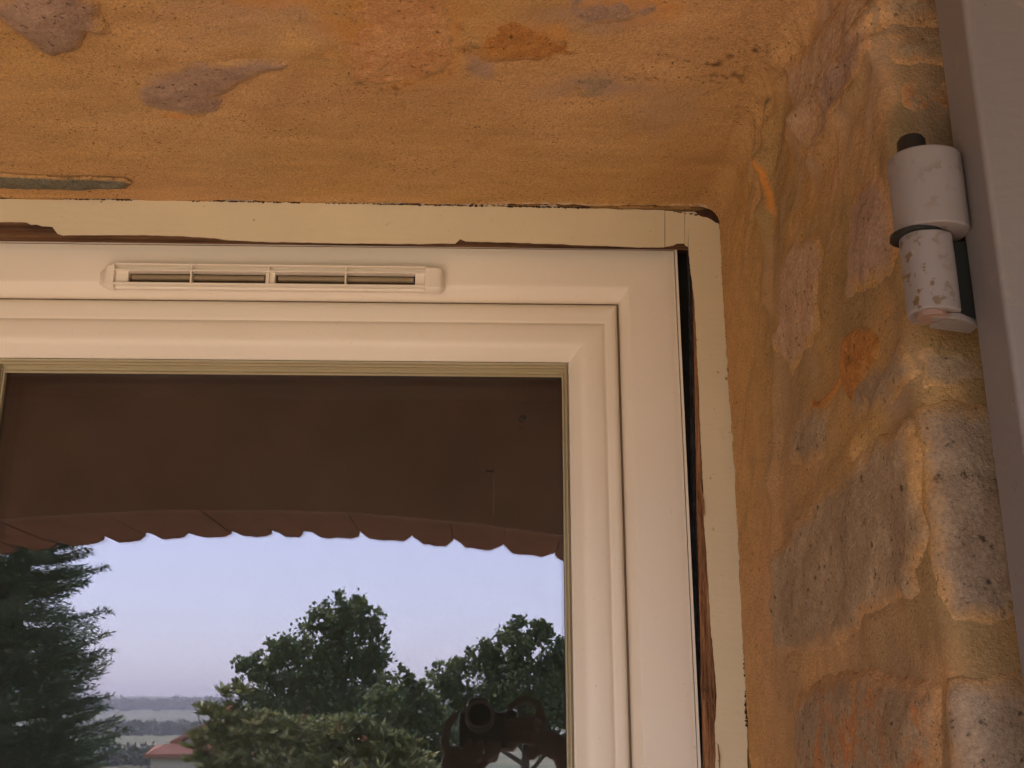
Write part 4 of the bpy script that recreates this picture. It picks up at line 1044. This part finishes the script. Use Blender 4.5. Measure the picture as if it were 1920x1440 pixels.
# arms: right hand (+x) on the grip, left hand under the lens
def arm(sh, el, wr): body.c([sh, sh.lerp(el, .5), el, el.lerp(wr, .4), wr], [.052, .045, .038, .037, .026])
shR = V3((hx_ + .185, hy_, 1.30)); wrR = cl(.175, -.075, -.055); arm(shR, V3((.33, -1.45, 1.36)), wrR)
shL = V3((hx_ - .185, hy_, 1.30)); wrL = cl(-.055, -.075, -.155); arm(shL, V3((-.24, -1.42, 1.28)), wrL)
palm = cl(.125, -.075, -.030)
body.c([wrR, palm + V3((.02, 0, -.01)), palm], [.026, .027, .024]); body.c([cl(.118, -.075, 0), cl(.108, -.078, -.055)], [.019, .020])
def fing(ps, r0=.0095): body.c([cl(*p) for p in ps], [r0, r0 * .95, r0 * .85, r0 * .72][:len(ps)], 10)
fing([(.135, -.068, .004), (.122, -.060, .040), (.092, -.052, .048), (.064, -.048, .028)], .0105)          # index arched over the shutter button
fing([(.122, -.060, -.004), (.108, -.022, -.006), (.082, -.008, -.012), (.058, -.012, -.016)], .0105)
fing([(.120, -.060, -.024), (.106, -.020, -.028), (.080, -.006, -.033), (.057, -.011, -.036)], .0102)
fing([(.112, -.060, -.044), (.100, -.022, -.048), (.078, -.010, -.052), (.058, -.014, -.054)], .0092)
fing([(.118, -.085, -.045), (.098, -.100, -.020), (.070, -.095, -.012)], .0125)                                # thumb behind
# left hand cradling from below
pl = cl(-.035, -.060, -.095); body.c([cl(-.055, -.06, -.07), cl(-.062, -.062, -.11), cl(-.03, -.06, -.13)], [.022, .026, .028])
body.c([wrL, pl + V3((-.005, 0, -.02)), pl], [.026, .028, .026]); body.c([cl(-.060, -.050, -.085), cl(-.005, -.050, -.085)], [.021, .022])
fing([(-.060, -.045, -.080), (-.074, -.030, -.050), (-.066, -.018, -.018), (-.052, -.022, .004)], .0108)      # thumb side up the barrel
fing([(-.030, -.040, -.085), (-.030, -.022, -.080), (-.026, -.014, -.064), (-.020, -.022, -.052)], .0100)
fing([(-.008, -.040, -.085), (-.006, -.020, -.082), (-.002, -.012, -.066), (.002, -.020, -.054)], .0104)
fing([(.014, -.040, -.085), (.018, -.020, -.080), (.022, -.013, -.066), (.022, -.020, -.054)], .0098)
fing([(.030, -.045, -.080), (.036, -.022, -.068), (.038, -.018, -.056)], .0088)
body.build('body', M_SKIN, pers, .0042, 3)
sh_ = Caps(); sh_.c([V3((hx_, hy_, .93)), V3((hx_, hy_ + .01, 1.05)), chest, V3((hx_, hy_ + .01, 1.28))], [.15, .135, .142, .105])
for s_, a, e in ((1, shR, V3((.33, -1.45, 1.36))), (-1, shL, V3((-.24, -1.42, 1.28)))): sh_.c([V3((hx_, hy_, 1.27)), a, a.lerp(e, .7)], [.08, .068, .056])
sh_.build('shirt', M_SHIRT, pers, .009)
tr_ = Caps(); tr_.c([pel + V3((0, 0, .06)), pel], [.135, .138])
for s_ in (-1, 1): tr_.c([pel + V3((s_ * .085, 0, -.04)), V3((hx_ + s_ * .10, hy_ + .03, .46)), V3((hx_ + s_ * .11, hy_, .12))], [.105, .075, .062])
tr_.build('trousers', M_TROU, pers, .010)
ha = MB().ball(head + V3((0, -.018, .040)), .088, 16, 12, (1, 1.08, 1.08)); ha.build('hair', M_HAIR, pers, smooth=True)
for s_ in (-1, 1): MB().ball((hx_ + s_ * .12, hy_ + .05, .045), .05, 12, 8, (.95, 2.7, .9)).build('shoe', M_TROU, pers, smooth=True)

# ------------------------------------------------------------------ summer haze
hz_m = bpy.data.materials.new('haze'); hz_m.use_nodes = True; t = hz_m.node_tree; t.nodes.clear()
o_ = t.nodes.new('ShaderNodeOutputMaterial'); pv = t.nodes.new('ShaderNodeVolumePrincipled'); pv.inputs['Color'].default_value = (.84, .88, 1, 1)
pv.inputs['Density'].default_value = .00017; pv.inputs['Anisotropy'].default_value = 0; t.links.new(pv.outputs[0], o_.inputs['Volume'])
hb = MB().box(-7600, 7600, -9600, 60, -75, 175).build('haze', hz_m); hb['kind'] = 'stuff'
